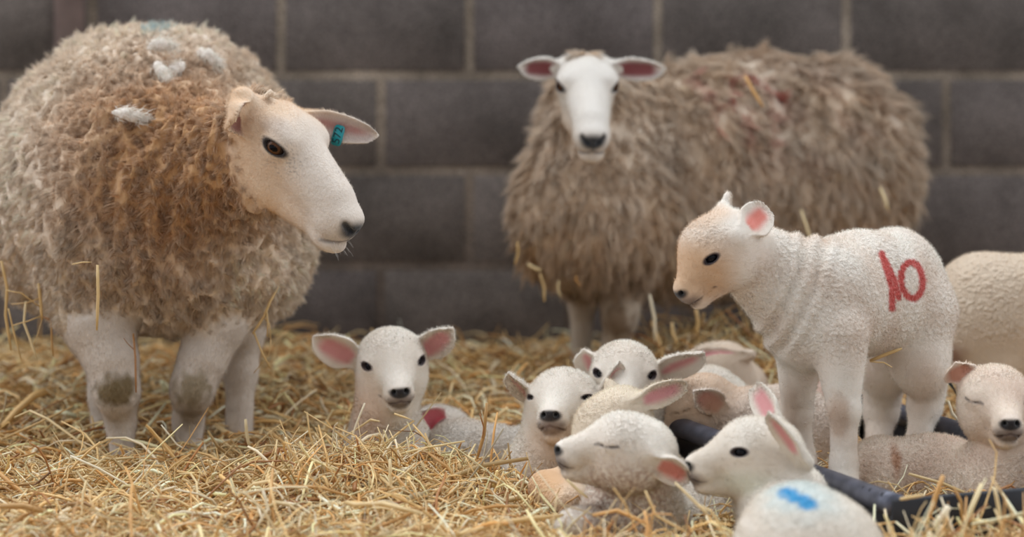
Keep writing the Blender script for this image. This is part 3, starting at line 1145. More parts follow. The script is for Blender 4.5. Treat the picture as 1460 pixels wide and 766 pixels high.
def stalk(pts, w, label, colour=0, group=None, flat=0.45, twigs=()):
    pts = [np.asarray(p, float) for p in pts]
    P = []
    for i in range(len(pts) - 1):
        for t in (0, 0.5):
            P.append(pts[i] * (1 - t) + pts[i + 1] * t)
    P.append(pts[-1])
    r = np.full(len(P), w / 2); r[0] *= 0.8; r[-1] *= 0.6
    V, F = tube(P, r, 8)
    parts = [(V, F)]
    for tw, ww in twigs:
        parts.append(tube([np.asarray(p, float) for p in tw], [ww / 2, ww / 2.4] + [ww / 3] * (len(tw) - 2), 6))
    V, F = join(parts)
    col = np.tile(STRAW_COLS[colour], (len(V), 1)) * (1 + 0.12 * noise(V, 90))[:, None]
    c0 = pts[0]
    o = mesh_obj('straw_stalk', V, F, M_STRAW, None, c0, col=np.clip(col, 0, .95))
    tag(o, label, 'straw', group)
    return o


def build_stalks():
    on_ewe = 'straw stalks hanging off the large ewe'
    stalk([W(139, 378, 5.06), W(140, 420, 5.06), W(138, 471, 5.07)], 0.0058, 'upright golden stalk stuck to the lower chest of the large ewe', 4, on_ewe)
    stalk([W(2, 372, 5.30), W(10, 410, 5.30), W(8, 450, 5.30), W(16, 500, 5.30)], 0.0060, 'long brownish straw dangling at the far left edge below the ewe', 1, on_ewe)
    stalk([W(12, 440, 5.28), W(20, 475, 5.28), W(30, 512, 5.28)], 0.0035, 'thin bent straw hanging lowest under the left flank of the large ewe', 1, on_ewe)
    stalk([W(37, 430, 5.28), W(34, 460, 5.28), W(45, 490, 5.28), W(52, 510, 5.28)], 0.0048, 'crooked pale straw dangling below the left flank of the large ewe', 0, on_ewe)
    stalk([W(55, 404, 5.27), W(58, 430, 5.27), W(60, 456, 5.27)], 0.0065, 'knotted straw clump in the wool left of the front leg', 1, on_ewe,
          twigs=[([W(60, 440, 5.27), W(30, 418, 5.26), W(8, 414, 5.26)], 0.003), ([W(58, 425, 5.27), W(38, 432, 5.26), W(16, 434, 5.26)], 0.0026), ([W(60, 450, 5.27), W(40, 458, 5.26), W(18, 464, 5.26)], 0.003), ([W(60, 456, 5.27), W(54, 475, 5.26), W(48, 492, 5.26)], 0.002)])
    stalk([W(62, 452, 5.28), W(86, 462, 5.28), W(88, 475, 5.28), W(95, 486, 5.28)], 0.0055, 'orange brown bent straw beside the left front leg of the large ewe', 5, on_ewe)
    stalk([W(73, 460, 5.28), W(74, 490, 5.28), W(76, 508, 5.28)], 0.0040, 'short dark straw hanging next to the left front leg of the large ewe', 2, on_ewe)
    stalk([W(103, 377, 5.10), W(118, 374, 5.09), W(130, 374, 5.09)], 0.0022, 'thin yellow straw lying flat on the chest wool of the large ewe', 4, on_ewe)
    stalk([W(396, 410, 5.30), W(385, 430, 5.28), W(376, 452, 5.28), W(360, 476, 5.28)], 0.0052, 'bent straw hooked in the wool above the hind leg of the large ewe', 1, on_ewe,
          twigs=[([W(376, 452, 5.28), W(384, 462, 5.27), W(386, 484, 5.27)], 0.0028), ([W(380, 444, 5.28), W(382, 460, 5.27), W(381, 480, 5.27)], 0.0040), ([W(362, 474, 5.28), W(374, 504, 5.27), W(386, 526, 5.27)], 0.0040), ([W(386, 484, 5.27), W(384, 505, 5.27), W(362, 532, 5.27)], 0.0024)])
    stalk([W(190, 476, 5.20), W(193, 510, 5.18), W(194, 560, 5.16)], 0.0042, 'thin reddish straw hanging between the front legs of the large ewe', 5, on_ewe,
          twigs=[([W(192, 500, 5.19), W(182, 490, 5.18), W(176, 482, 5.18)], 0.0018)])
    onw = 'straw in the wool of the ewe by the wall'
    stalk([W(1062, 108, 6.04), W(1074, 130, 6.03), W(1088, 152, 6.02)], 0.0080, 'golden straw lying on the red-marked back of the far ewe', 7, onw)
    stalk([W(1142, 300, 6.02), W(1152, 330, 6.0), W(1158, 350, 6.0)], 0.0065, 'pale straw in the flank wool just above the marked lamb', 0, onw)
    stalk([W(1255, 268, 6.10), W(1262, 285, 6.08), W(1266, 300, 6.08)], 0.0070, 'short straw caught in the rump wool of the far ewe', 0, onw)
    for i, (a, b_, w, l) in enumerate((((738, 345), (734, 378), .006, 'leftmost short straw at the chest of the far ewe'), ((752, 376), (772, 386), .008, 'slanted straw low on the chest of the far ewe'), ((770, 390), (776, 430), .006, 'straw hanging straight down from the chest of the far ewe'),
                                   ((822, 392), (828, 408), .006, 'short bright straw under the chest of the far ewe'), ((926, 420), (934, 488), .007, 'long pale straw hanging beside the front leg of the far ewe'), ((958, 460), (966, 490), .008, 'dull straw piece sticking up right of the far ewe leg'),
                                   ((992, 440), (993, 478), .008, 'upright straw under the belly of the far ewe, left of the marked lamb'), ((797, 400), (800, 424), .005, 'faint straw dangling between the chest straws of the far ewe'))):
        m = ((a[0] + b_[0]) / 2 + 3 * (-1) ** i, (a[1] + b_[1]) / 2)
        d = 5.88
        stalk([W(*a, d), W(*m, d), W(*b_, d)], w, l, (1, 0, 4, 7, 3, 4, 1, 0)[i], onw)
    fg = 'single stalks standing out in the foreground straw'
    for i, (pts, d, w, l, c) in enumerate((
        ([(556, 655), (557, 690), (556, 722)], 4.72, .0060, 'upright pale stalk standing in the heap below the left lamb', 0),
        ([(562, 590), (590, 600), (540, 640)], 4.98, .0040, 'bent straw in front of the chest of the left lamb', 4),
        ([(520, 575), (508, 605), (500, 630)], 5.02, .0035, 'thin white straw leaning against the neck of the left lamb', 3),
        ([(694, 575), (690, 620), (680, 655)], 4.93, .0060, 'brown forked stalk standing before the woolly sleeping back', 2),
        ([(684, 590), (690, 610), (688, 625)], 4.92, .0028, 'small twig beside the brown forked stalk', 5),
        ([(752, 662), (746, 690), (738, 712)], 4.70, .0032, 'thin green straw leaning left of the sleeper chest', 6),
        ([(808, 684), (825, 700), (838, 710)], 4.58, .0048, 'pale straw lying against the chest of the sleeper', 0),
        ([(1240, 515), (1262, 506), (1286, 497)], 4.98, .0062, 'straw stuck crosswise between the legs of the standing lamb', 1),
        ([(1240, 516), (1260, 517), (1272, 524)], 4.97, .0026, 'fine curled straw under the belly of the standing lamb', 4),
        ([(1345, 678), (1335, 705), (1322, 745)], 4.38, .0080, 'thick orange stalk standing before the trough end', 7),
        ([(1353, 722), (1343, 738), (1332, 752)], 4.32, .0110, 'broad pale piece of straw before the trough end', 3),
        ([(1283, 712), (1300, 709), (1318, 706)], 4.36, .0055, 'straw lying on the corner of the trough rim', 4),
        ([(1400, 690), (1385, 725), (1378, 750)], 4.36, .0085, 'broad bent straw before the trough, right of the orange stalk', 0),
        ([(1418, 695), (1424, 725), (1428, 760)], 4.36, .0060, 'straight pale stalk upright near the right edge of the trough', 0),
        ([(1459, 732), (1420, 742), (1385, 748)], 4.34, .0070, 'long greenish white straw lying along the trough end', 8),
        ([(1360, 695), (1370, 715), (1372, 745)], 4.38, .0048, 'pinkish bent straw between the orange and broad stalks', 2),
        ([(1352, 572), (1358, 590), (1384, 620)], 5.12, .0050, 'pale straw below the black cord of the far right lamb', 3),
        ([(650, 765), (720, 745), (800, 735)], 4.42, .0090, 'long broad straw lying in the near foreground below the sleeper', 1),
        ([(385, 655), (420, 640), (490, 660)], 4.95, .0042, 'curved straw lying across the middle of the foreground', 3),
        ([(375, 700), (382, 725), (362, 760)], 4.50, .0050, 'pale bent straw in the lower left foreground', 3),
        ([(0, 722), (35, 722), (62, 730)], 4.50, .0100, 'broad brown straw lying at lower left edge', 2),
        ([(100, 650), (140, 668), (196, 700)], 4.80, .0040, 'thin pale straw slanting down left of the front hoof', 3),
        ([(230, 606), (252, 634), (262, 640)], 5.10, .0030, 'thin white straw leaning on the right front hoof', 3),
        ([(350, 598), (352, 620), (356, 640)], 5.14, .0060, 'upright pale straw before the hind leg of the large ewe', 0),
        ([(920, 700), (935, 735), (980, 760)], 4.38, .0042, 'tangled straw before the sleeper, lower middle', 4),
        ([(962, 688), (990, 715), (1010, 735)], 4.40, .0045, 'pale straw leaning over the back of the sleeper', 0),
        ([(845, 735), (880, 728), (925, 748)], 4.42, .0060, 'bent golden straw at the chest of the sleeper', 7))):
        stalk([W(x, y, d) for x, y in pts], w, l, c, fg)

# ------------------------------------------------------------------ lambs
LAMB = lin(242, 233, 222)


def lamb_tone(warm=0.5, seed=0.0, dirt=lin(206, 176, 146), amt=0.5):
    def t(V, N, col, wool):
        n1 = noise(V, 14, seed)
        n2 = noise(V, 160, seed + 9)
        m = np.clip((0.35 * n1 + 0.15 + 0.30 * np.clip(-n2, 0, 1) * wool) * amt * 2 * warm, 0, 1)[:, None]
        return col * (1 - m) + dirt * m
    return t


def curl_disp(amp=0.0011, f=150, fold=None, off=0.0):
    def d(V, N, wool):
        Q = V + 0.004 * np.stack([noise(V, 90, o + off) for o in (5, 6.3, 9.1)], 1)
        r = np.abs(noise(Q, f, off))
        x = amp * wool * (r * 2 - 0.6)
        if fold is not None: x = x + fold(V, N) * wool
        return x
    return d


def px_of(P):
    return 730 + P[:, 0] * FPX / P[:, 1], HY + (HC - P[:, 2]) * FPX / P[:, 1]


def lamb_leg(b, hip, knee, foot, r0, r1, r2, back=0.0, k=0.02, hoof=True, hock=None):
    """hip, knee, foot points; tapered, hoof at the end"""
    hip, knee, foot = [np.asarray(v, float) for v in (hip, knee, foot)]
    b.cone(hip, knee, r0, r1, k)
    b.ell(knee, (r1 * 1.12,) * 3, None, 0.01)
    pas = foot + norm(knee - foot) * 0.045
    b.cone(knee, pas, r1 * 0.92, r2, 0.012)
    b.cone(pas, foot + np.array([0, -0.006, 0.012]), r2 * 1.05, r2 * 1.15, 0.01)


def build_J():
    b = Body(); b.lamb = True
    d0 = 4.86
    nose = W(967, 419, 4.80)
    H = Head.at(nose, 62, 33, 3, 1.18, mz=0.82)
    # fleshy body
    b.ell(W(1176, 432, 4.93), (0.105, 0.085, 0.098), k=0.05)          # shoulders, chest
    b.ell(W(1148, 466, 4.90), (0.062, 0.062, 0.068), k=0.05)          # breast
    b.ell(W(1228, 418, 5.02), (0.115, 0.085, 0.112), k=0.06)          # barrel
    b.ell(W(1276, 396, 5.11), (0.080, 0.080, 0.090), k=0.05)          # rump
    b.ell(W(1294, 444, 5.12), (0.070, 0.078, 0.096), k=0.05)          # haunches
    b.cone(W(1160, 410, 4.92), W(1088, 372, 4.89), 0.076, 0.060, 0.05)  # neck
    b.cone(W(1150, 455, 4.90), W(1082, 398, 4.88), 0.066, 0.050, 0.04)
    # front legs
    lamb_leg(b, W(1196, 480, 4.86), W(1203, 585, 4.83), W(1203, 700, 4.80), 0.052, 0.0260, 0.0225)
    lamb_leg(b, W(1140, 485, 4.93), W(1136, 590, 4.97), W(1148, 690, 4.97), 0.044, 0.0250, 0.0225)
    # hind legs: thigh, hock, cannon
    b.chain([W(1310, 450, 5.08), W(1312, 520, 5.06), W(1322, 560, 5.10)], [0.070, 0.047, 0.029], 0.03)
    lamb_leg(b, W(1322, 545, 5.10), W(1318, 580, 5.10), W(1302, 668, 5.06), 0.031, 0.027, 0.0215)
    b.chain([W(1270, 450, 5.16), W(1262, 520, 5.16), W(1258, 570, 5.20)], [0.060, 0.046, 0.029], 0.03)
    lamb_leg(b, W(1258, 560, 5.20), W(1256, 590, 5.20), W(1250, 650, 5.16), 0.030, 0.028, 0.0215)
    b.chain([W(1342, 410, 5.17), W(1344, 455, 5.19), W(1338, 500, 5.18)], [0.016, 0.016, 0.012], 0.02)   # tail
    lamb_head(b, H, ('open', 'open'),
              ears=(None, None))
    # the near (left) ear stands up and back, showing its pink inside
    add_ear(b, H.p((0.026, 0.042, 0.014)), W(1096, 296, 4.86), (-0.25, -1.0, -0.1), 0.066, th=0.0034, cup=0.009, k=0.008, pink=lin(222, 130, 116), pinkr=0.42)
    # far ear, seen over the head
    add_ear(b, H.p((0.004, -0.030, 0.036)), W(1037, 287, 4.98), (0.1, 1.0, 0.1), 0.050, th=0.0034, cup=0.008, k=0.008)
    tan = lin(214, 176, 138)
    b.feats.insert(0, (lambda P, N: 0.9 * H.ellmask((0.095, 0, -0.002), (0.075, 0.06, 0.05), 0.35)(P, N), tan))
    b.feats.insert(1, (lambda P, N: 0.5 * H.ellmask((0.035, 0, 0.058), (0.04, 0.05, 0.02), 0.5)(P, N), tan))
    # brown knee
    b.feats.append((spot(W(1194, 594, 4.80), (0.022, 0.03, 0.035), 0.5, 0.55, 60, 0.3), lin(170, 128, 92)))
    b.feats.append((spot(W(1124, 590, 4.93), (0.018, 0.03, 0.045), 0.5, 0.45, 60, 0.3), lin(176, 140, 106)))
    # red 10 sprayed on the flank
    red = lin(196, 52, 44)

    def paint(lines, r):
        def f(P, N):
            x, y = px_of(P)
            d = np.full(len(P), 99.0)
            for pl in lines:
                for (x0, y0), (x1, y1) in zip(pl[:-1], pl[1:]):
                    ax, ay = x1 - x0, y1 - y0
                    h = np.clip(((x - x0) * ax + (y - y0) * ay) / max(ax * ax + ay * ay, 1e-6), 0, 1)
                    d = np.minimum(d, np.hypot(x - x0 - h * ax, y - y0 - h * ay))
            m = sst(r * 1.5, r * 0.55, d + 1.6 * noise(P, 220) + 0.8 * noise(P, 500))
            return 0.93 * m * (N[:, 1] < 0.0) * (P[:, 1] < 5.13)
        return f
    a = np.linspace(0, 2 * np.pi, 15)
    zero = [(1300 + 15.5 * math.cos(t) + 3.0 * math.sin(t) * (0.5), 400 + 26 * math.sin(t)) for t in a]
    b.feats.append((paint([[(1257, 362), (1265, 388), (1272, 412), (1272, 440)], [(1262, 372), (1276, 402), (1281, 424)], zero], 4.6), red))

    hq = H

    woolf = woolf_for(H, 0.20)

    def fold(V, N):
        # loose skin folds over the neck
        ax = norm(W(1170, 420, 4.9) - W(1080, 380, 4.9))
        t = (V - W(1080, 380, 4.9)) @ ax
        win = sst(0.02, 0.05, t) * sst(0.13, 0.09, t)
        return 0.0045 * win * np.sin(t * 190 + 1.2 * noise(V, 18))
    finish(b, 'lamb', 'white standing lamb with a red 10 on its side, looking left', 'lamb', (W(1220, 500, 5.0)[0], 5.0, 0.0), LAMB, 0.0019,
           woolf, hair=fuzz(90000, 0.0050, 0.0048, 0.00045), tone=lamb_tone(1.05, 1.0, lin(200, 168, 142)), disp=curl_disp(0.0017, 115, fold), seed=11)
    return b


def woolf_for(H, z0=None, headr=0.062):
    a, c = H.p((0.02, 0, -0.005)), H.p((0.13, 0, -0.02))
    ab = c - a

    def f(V):
        h = np.clip((V - a) @ ab / (ab @ ab), 0, 1)
        d = np.linalg.norm(V - a - h[:, None] * ab, axis=1) / H.s
        w = sst(0.052, 0.066, d + 0.004 * noise(V, 40))
        q = H.q(V)
        ear = np.linalg.norm((q - [0.012, 0, 0.03]) * [1, 0, 1], axis=1)
        w = np.minimum(w, 1 - sst(0.050, 0.040, ear) * sst(0.04, 0.05, np.abs(q[:, 1])) * (np.abs(q[:, 1]) < 0.14))
        if z0 is not None: w *= sst(z0, z0 + 0.06, V[:, 2])
        return w
    return f


NEARDEF = dict()
GRP = None


def earspec(tip, opn, wid=0.05, base=None, **kw):
    return (tip, opn, wid, base, kw) if base is not None else ((tip, opn, wid) if not kw else (tip, opn, wid, None, kw))


def lamb(H, parts, eyes, ears, label, seed, base_col=LAMB, tone=None, feats=(), disp=None, z0=None, n=60000, vox=0.0021, fzl=0.0050, legs=(), extra=None):
    b = Body(); b.lamb = True
    for p in parts:
        if p[0] == 'e': b.ell(p[1], p[2], k=p[3] if len(p) > 3 else 0.05)
        else: b.cone(p[1], p[2], p[3], p[4], p[5] if len(p) > 5 else 0.04)
    lamb_head(b, H, eyes, ears)
    b.feats += list(feats)
    lo = np.array([-9, -9, -0.06])
    loc = parts[0][1]
    finish(b, 'lamb', label, 'lamb', (loc[0], loc[1], 0.0), base_col, vox, woolf_for(H, z0), lo=lo,
           hair=fuzz(n, fzl, 0.0045, 0.00048), tone=tone or lamb_tone(0.5, seed * 1.7), disp=disp or curl_disp(0.0016, 110, off=seed), seed=seed)
    if extra: extra(b)
    return b


def build_lambs():
    e, c = 'e', 'c'
    # lamb lying on the left, facing the camera, both ears up
    H = Head.at(W(571, 561, 5.08), -9, 9, 5, 1.21)
    lamb(H, [(e, W(562, 662, 5.26), (0.080, 0.080, 0.085)), (e, W(540, 668, 5.34), (0.065, 0.090, 0.065)),
             (c, W(552, 575, 5.20), W(548, 650, 5.24), 0.058, 0.074), (c, W(590, 650, 5.2), W(605, 690, 5.15), 0.04, 0.03)],
         ('open', 'open'),
         ((W(644, 471, 5.16), (0.05, -1, -0.15), 0.052), (W(448, 483, 5.17), (-0.1, -1, -0.1), 0.056)),
         'white lamb lying in straw beside the large ewe, facing forward with both pink ears spread', 21,
         feats=[(spot(W(522, 590, 5.16), (0.04, 0.09, 0.06), 0.6, 0.5, 20, 0.3), lin(214, 170, 130))])

    # lamb asleep behind it: woolly back and one pink ear
    H = Head.at(W(562, 626, 5.48), 122, 4, 0, 1.0)
    lamb(H, [(e, W(692, 657, 5.22), (0.100, 0.068, 0.065)), (e, W(645, 655, 5.20), (0.050, 0.060, 0.060)), (e, W(745, 667, 5.24), (0.055, 0.06, 0.057)),
             (c, W(645, 630, 5.36), W(660, 645, 5.26), 0.045, 0.05)],
         (None, None),
         ((W(598, 590, 5.30), (-0.25, -1.0, 0.25), 0.064, (0.02, 0.038, 0.022), dict(pinkr=0.85, pink=lin(215, 100, 112))), None),
         'sleeping lamb with only its grey-white woolly back and one pink ear showing', 22, base_col=lin(216, 208, 198),
         disp=curl_disp(0.0020, 100, lambda V, N: 0.003 * np.sin(V[:, 0] * 150 + 2 * noise(V, 12)) * sst(0.02, 0.06, V[:, 0] + 0.06)))

    # lamb facing the camera with its head up
    H = Head.at(W(783, 593, 4.92), 13, -8, 2, 1.22)
    lamb(H, [(e, W(768, 700, 5.05), (0.064, 0.070, 0.085)), (e, W(815, 705, 5.17), (0.075, 0.09, 0.075)),
             (c, W(795, 600, 5.05), W(778, 680, 5.04), 0.056, 0.068)],
         ('half', 'half'),
         ((W(885, 517, 5.04), (0.3, -0.6, -0.75), 0.038), (W(724, 535, 5.00), (-0.3, -0.75, -0.6), 0.038, None, dict(pinkr=0.15))),
         'white lamb facing forward, head raised, dark nose, behind the sleeping foreground lambs', 23,
         feats=[(spot(W(795, 648, 4.97), (0.06, 0.09, 0.05), 0.6, 0.4, 20, 0.3), lin(214, 172, 128))])

    # lamb behind, one dark eye, ears out
    H = Head.at(W(890, 572, 5.00), 2, 5, -2, 1.17)
    lamb(H, [(e, W(915, 650, 5.36), (0.07, 0.12, 0.062)), (c, W(900, 570, 5.12), W(918, 635, 5.24), 0.056, 0.056)],
         ('open', 'open'),
         ((W(1004, 507, 5.10), (0.15, -0.85, -0.5), 0.056, None, dict(pinkr=0.25)), (W(832, 502, 5.12), (-0.2, -0.8, -0.4), 0.050, None, dict(pinkr=0.25))),
         'white lamb with dark rimmed eye and spread ears, behind the pair of resting lambs', 24)

    # lamb with bowed head behind the sleeper, long pink ear
    H = Head.at(W(804, 682, 4.83), 72, 36, 4, 1.14)
    tanc = lin(212, 160, 104)
    lamb(H, [(e, W(905, 700, 4.98), (0.085, 0.075, 0.088)), (e, W(940, 705, 5.03), (0.07, 0.07, 0.07)),
             (c, W(882, 606, 4.90), W(898, 675, 4.94), 0.052, 0.070),
             (c, W(850, 695, 4.90), W(778, 696, 4.84), 0.038, 0.029, 0.02), (c, W(778, 696, 4.84), W(802, 716, 4.76), 0.028, 0.022, 0.01),
             (c, W(880, 720, 4.86), W(820, 712, 4.80), 0.036, 0.028, 0.02)],
         ('closed', 'closed'),
         ((W(981, 549, 4.86), (0.1, -1.0, -0.25), 0.044, (0.014, 0.038, 0.020), dict(pinkr=0.45)), (W(866, 542, 4.97), (0.1, 1.0, 0.1), 0.032)),
         'cream lamb with bowed head and one pink ear out, just behind the eyes-shut lamb', 25, base_col=lin(240, 226, 206),
         feats=[(spot(W(775, 690, 4.82), (0.05, 0.12, 0.04), 0.6, 0.8, 30, 0.3), tanc)])

    # the sleeper in front
    H = Head.at(W(791, 641, 4.61), 84, -9, 0, 1.14)
    brown = lin(186, 158, 140)
    lamb(H, [(e, W(902, 744, 4.72), (0.080, 0.085, 0.090)), (e, W(990, 745, 4.82), (0.098, 0.10, 0.077)),
             (c, W(912, 652, 4.67), W(902, 728, 4.69), 0.060, 0.076),
             (c, W(870, 745, 4.66), W(815, 752, 4.56), 0.038, 0.028, 0.02)],
         ('closed', 'closed'),
         ((W(985, 686, 4.57), (-0.35, -0.9, -0.35), 0.050, (0.024, 0.048, 0.002), dict(pink=lin(218, 138, 126), pinkr=0.5)), (W(935, 600, 4.78), (0.2, 0.5, 0.5), 0.04)),
         'white lamb in front with eyes shut and drooping pink ear, facing left', 26,
         disp=curl_disp(0.0021, 120),
         feats=[(lambda P, N: 0.85 * spot(W(885, 720, 4.62), (0.085, 0.16, 0.075), 0.4, 1, 30, 0.2)(P, N) * np.clip(0.5 + 1.2 * noise(P, 160), 0, 1), brown)], n=80000, vox=0.0019)

    # the cluster at the back
    H = Head.at(W(948, 566, 5.54), 80, 18, 0, 1.05)
    lamb(H, [(e, W(1045, 553, 5.60), (0.068, 0.09, 0.057)), (c, W(1005, 545, 5.58), W(1030, 552, 5.6), 0.036, 0.046)],
         (None, None),
         ((W(974, 509, 5.52), (-0.1, -1, 0.1), 0.036, (0.0, 0.035, 0.02)), None),
         'farthest white lamb curled up at the back of the resting group', 31, n=30000, vox=0.0026, base_col=lin(226, 210, 192))
    H = Head.at(W(972, 600, 5.38), 90, 15, 0, 0.8)
    lamb(H, [(e, W(1012, 572, 5.38), (0.060, 0.065, 0.065)), (e, W(1010, 600, 5.38), (0.065, 0.065, 0.06))],
         (None, None), (None, None),
         'white lamb showing just a rounded back, in the middle of the rear cluster', 32, n=30000, vox=0.0026)
    H = Head.at(W(912, 616, 5.15), 78, 15, 0, 1.08)
    lamb(H, [(e, W(1124, 618, 5.22), (0.094, 0.09, 0.088)), (e, W(1070, 610, 5.17), (0.08, 0.07, 0.06)), (e, W(1165, 650, 5.18), (0.045, 0.06, 0.075)),
             (c, W(1025, 595, 5.16), W(1060, 600, 5.17), 0.042, 0.05)],
         ('closed', None),
         ((W(992, 560, 5.06), (-0.1, -1, 0.0), 0.050, (0.020, 0.048, -0.006), dict(pink=lin(206, 150, 136), pinkr=0.6)), None),
         'tan-faced lamb asleep behind the dark tube, small round ear towards us', 33, base_col=lin(234, 220, 208),
         feats=[(lambda P, N, H=H: 0.6 * H.ellmask((0.06, 0, 0), (0.1, 0.07, 0.07), 0.4)(P, N), lin(216, 184, 150))])
    H = Head.at(W(1145, 590, 5.44), 80, 20, 0, 1.0)
    lamb(H, [(e, W(1230, 605, 5.5), (0.10, 0.08, 0.06)), (c, W(1190, 590, 5.47), W(1215, 600, 5.5), 0.036, 0.045)],
         (None, None),
         ((W(1170, 537, 5.41), (-0.1, -1, 0.2), 0.05, (0.01, 0.03, 0.02)), None),
         'lamb mostly hidden, its pink ear seen between the legs of the standing lamb', 34, n=20000, vox=0.0026, base_col=lin(226, 200, 186))

    # lamb with the blue mark
    H = Head.at(W(976, 664, 4.57), 80, -1, 0, 1.15)
    blue = lin(20, 150, 205)
    lamb(H, [(e, W(1142, 806, 4.22), (0.104, 0.14, 0.120)), (e, W(1205, 812, 4.26), (0.060, 0.10, 0.086)),
             (c, W(1085, 665, 4.64), W(1118, 725, 4.60), 0.056, 0.070), (c, W(1118, 725, 4.60), W(1135, 800, 4.40), 0.070, 0.085)],
         ('open', 'open'),
         ((W(1094, 590, 4.50), (-0.65, -0.75, 0.05), 0.034, (0.002, 0.050, 0.004), dict(pinkr=0.4)), (W(1074, 549, 4.72), (-0.6, -0.2, 0.4), 0.046, (0.016, -0.030, 0.036))),
         'white lamb looking left with bright blue mark on its back, at the lower edge', 41, base_col=lin(234, 226, 214),
         feats=[(lambda P, N, H=H: 0.28 * H.ellmask((0.060, 0.03, -0.03), (0.05, 0.03, 0.02), 0.5)(P, N), lin(190, 214, 190)),
                (spot(W(1140, 708, 4.22), (0.050, 0.10, 0.030), 0.7, 0.35, 40, 0.3), lin(150, 205, 220)),
                (lambda P, N, g=polymask([W(1116, 690, 4.20), W(1132, 705, 4.17), W(1152, 716, 4.15)], 0.0145, 0.007): g(P + 0.004 * noise(P, 90)[:, None], N) * 0.95, blue)],
         n=80000, vox=0.0020, disp=curl_disp(0.0012, 120))

    # lamb lying in the trough on the right
    H = Head.at(W(1442, 606, 4.72), -3, 2, 0, 1.16)
    ribs = lambda V, N: 0.0030 * sst(0.55, -0.1, N[:, 2]) * np.sin((V[:, 0] + 0.25 * (V[:, 2] - 0.1)) * 210 + 1.6 * noise(V, 14)) * sst(0.62, 0.66, V[:, 0]) * sst(0.80, 0.76, V[:, 0])
    lamb(H, [(e, W(1330, 700, 4.95), (0.120, 0.085, 0.098)), (e, W(1252, 692, 4.90), (0.056, 0.085, 0.082)), (e, W(1415, 705, 4.85), (0.075, 0.075, 0.080)),
             (c, W(1445, 625, 4.85), W(1425, 690, 4.85), 0.056, 0.068)],
         ('closed', 'closed'),
         ((W(1524, 523, 4.86), (0.1, -0.9, -0.3), 0.056), (W(1363, 520, 4.86), (-0.1, -0.9, -0.35), 0.056, (0.020, -0.038, 0.026), dict(pink=lin(206, 150, 128), pinkr=0.7))),
         'pale lamb lying in the trough on the right, eyes shut, ribs of folded skin', 42, base_col=lin(238, 222, 206),
         disp=curl_disp(0.0014, 120, ribs), tone=lamb_tone(0.7, 4.0, lin(212, 164, 136)),
         feats=[(spot(W(1275, 655, 4.87), (0.010, 0.06, 0.022), 0.5, 0.7, 60, 0.3), lin(176, 112, 60))], n=80000, vox=0.0020)

    # lamb standing at the right edge, seen past the marked lamb
    H = Head.at(W(1640, 420, 5.4), -80, 20, 0, 1.15)

    def cord(b):
        V, F = tube([W(1356, 528, 5.40), W(1352, 538, 5.39), W(1355, 548, 5.39), W(1361, 556, 5.38), W(1366, 567, 5.38)], [0.004, 0.0045, 0.004, 0.002, 0.0008], 8)
        mesh_obj('umbilical_cord', V, F, M_CORD, b.root, b.base)
    lamb(H, [(e, W(1480, 452, 5.50), (0.185, 0.10, 0.122)), (e, W(1394, 446, 5.50), (0.088, 0.09, 0.112)), (c, W(1540, 430, 5.48), W(1585, 400, 5.45), 0.075, 0.055),
             (c, W(1428, 520, 5.46), W(1432, 600, 5.46), 0.045, 0.024, 0.03), (c, W(1432, 600, 5.46), W(1430, 655, 5.46), 0.023, 0.021, 0.01),
             (c, W(1400, 520, 5.56), W(1398, 645, 5.56), 0.045, 0.022, 0.03),
             (c, W(1550, 520, 5.46), W(1550, 655, 5.46), 0.04, 0.022, 0.03), (c, W(1530, 520, 5.56), W(1530, 645, 5.56), 0.04, 0.022, 0.03)],
         ('open', 'open'), ((W(1580, 350, 5.5), (0, 1, 0), 0.05), (W(1590, 350, 5.35), (0, -1, 0), 0.05)),
         'cream woolly lamb standing at right edge behind the one marked 10, head out of view', 43, base_col=lin(232, 214, 192), z0=0.15,
         disp=curl_disp(0.0026, 90), feats=[(spot(W(1352, 515, 5.47), (0.03, 0.1, 0.035), 0.6, 0.75, 30, 0.3), lin(140, 84, 50))], n=50000, extra=cord)


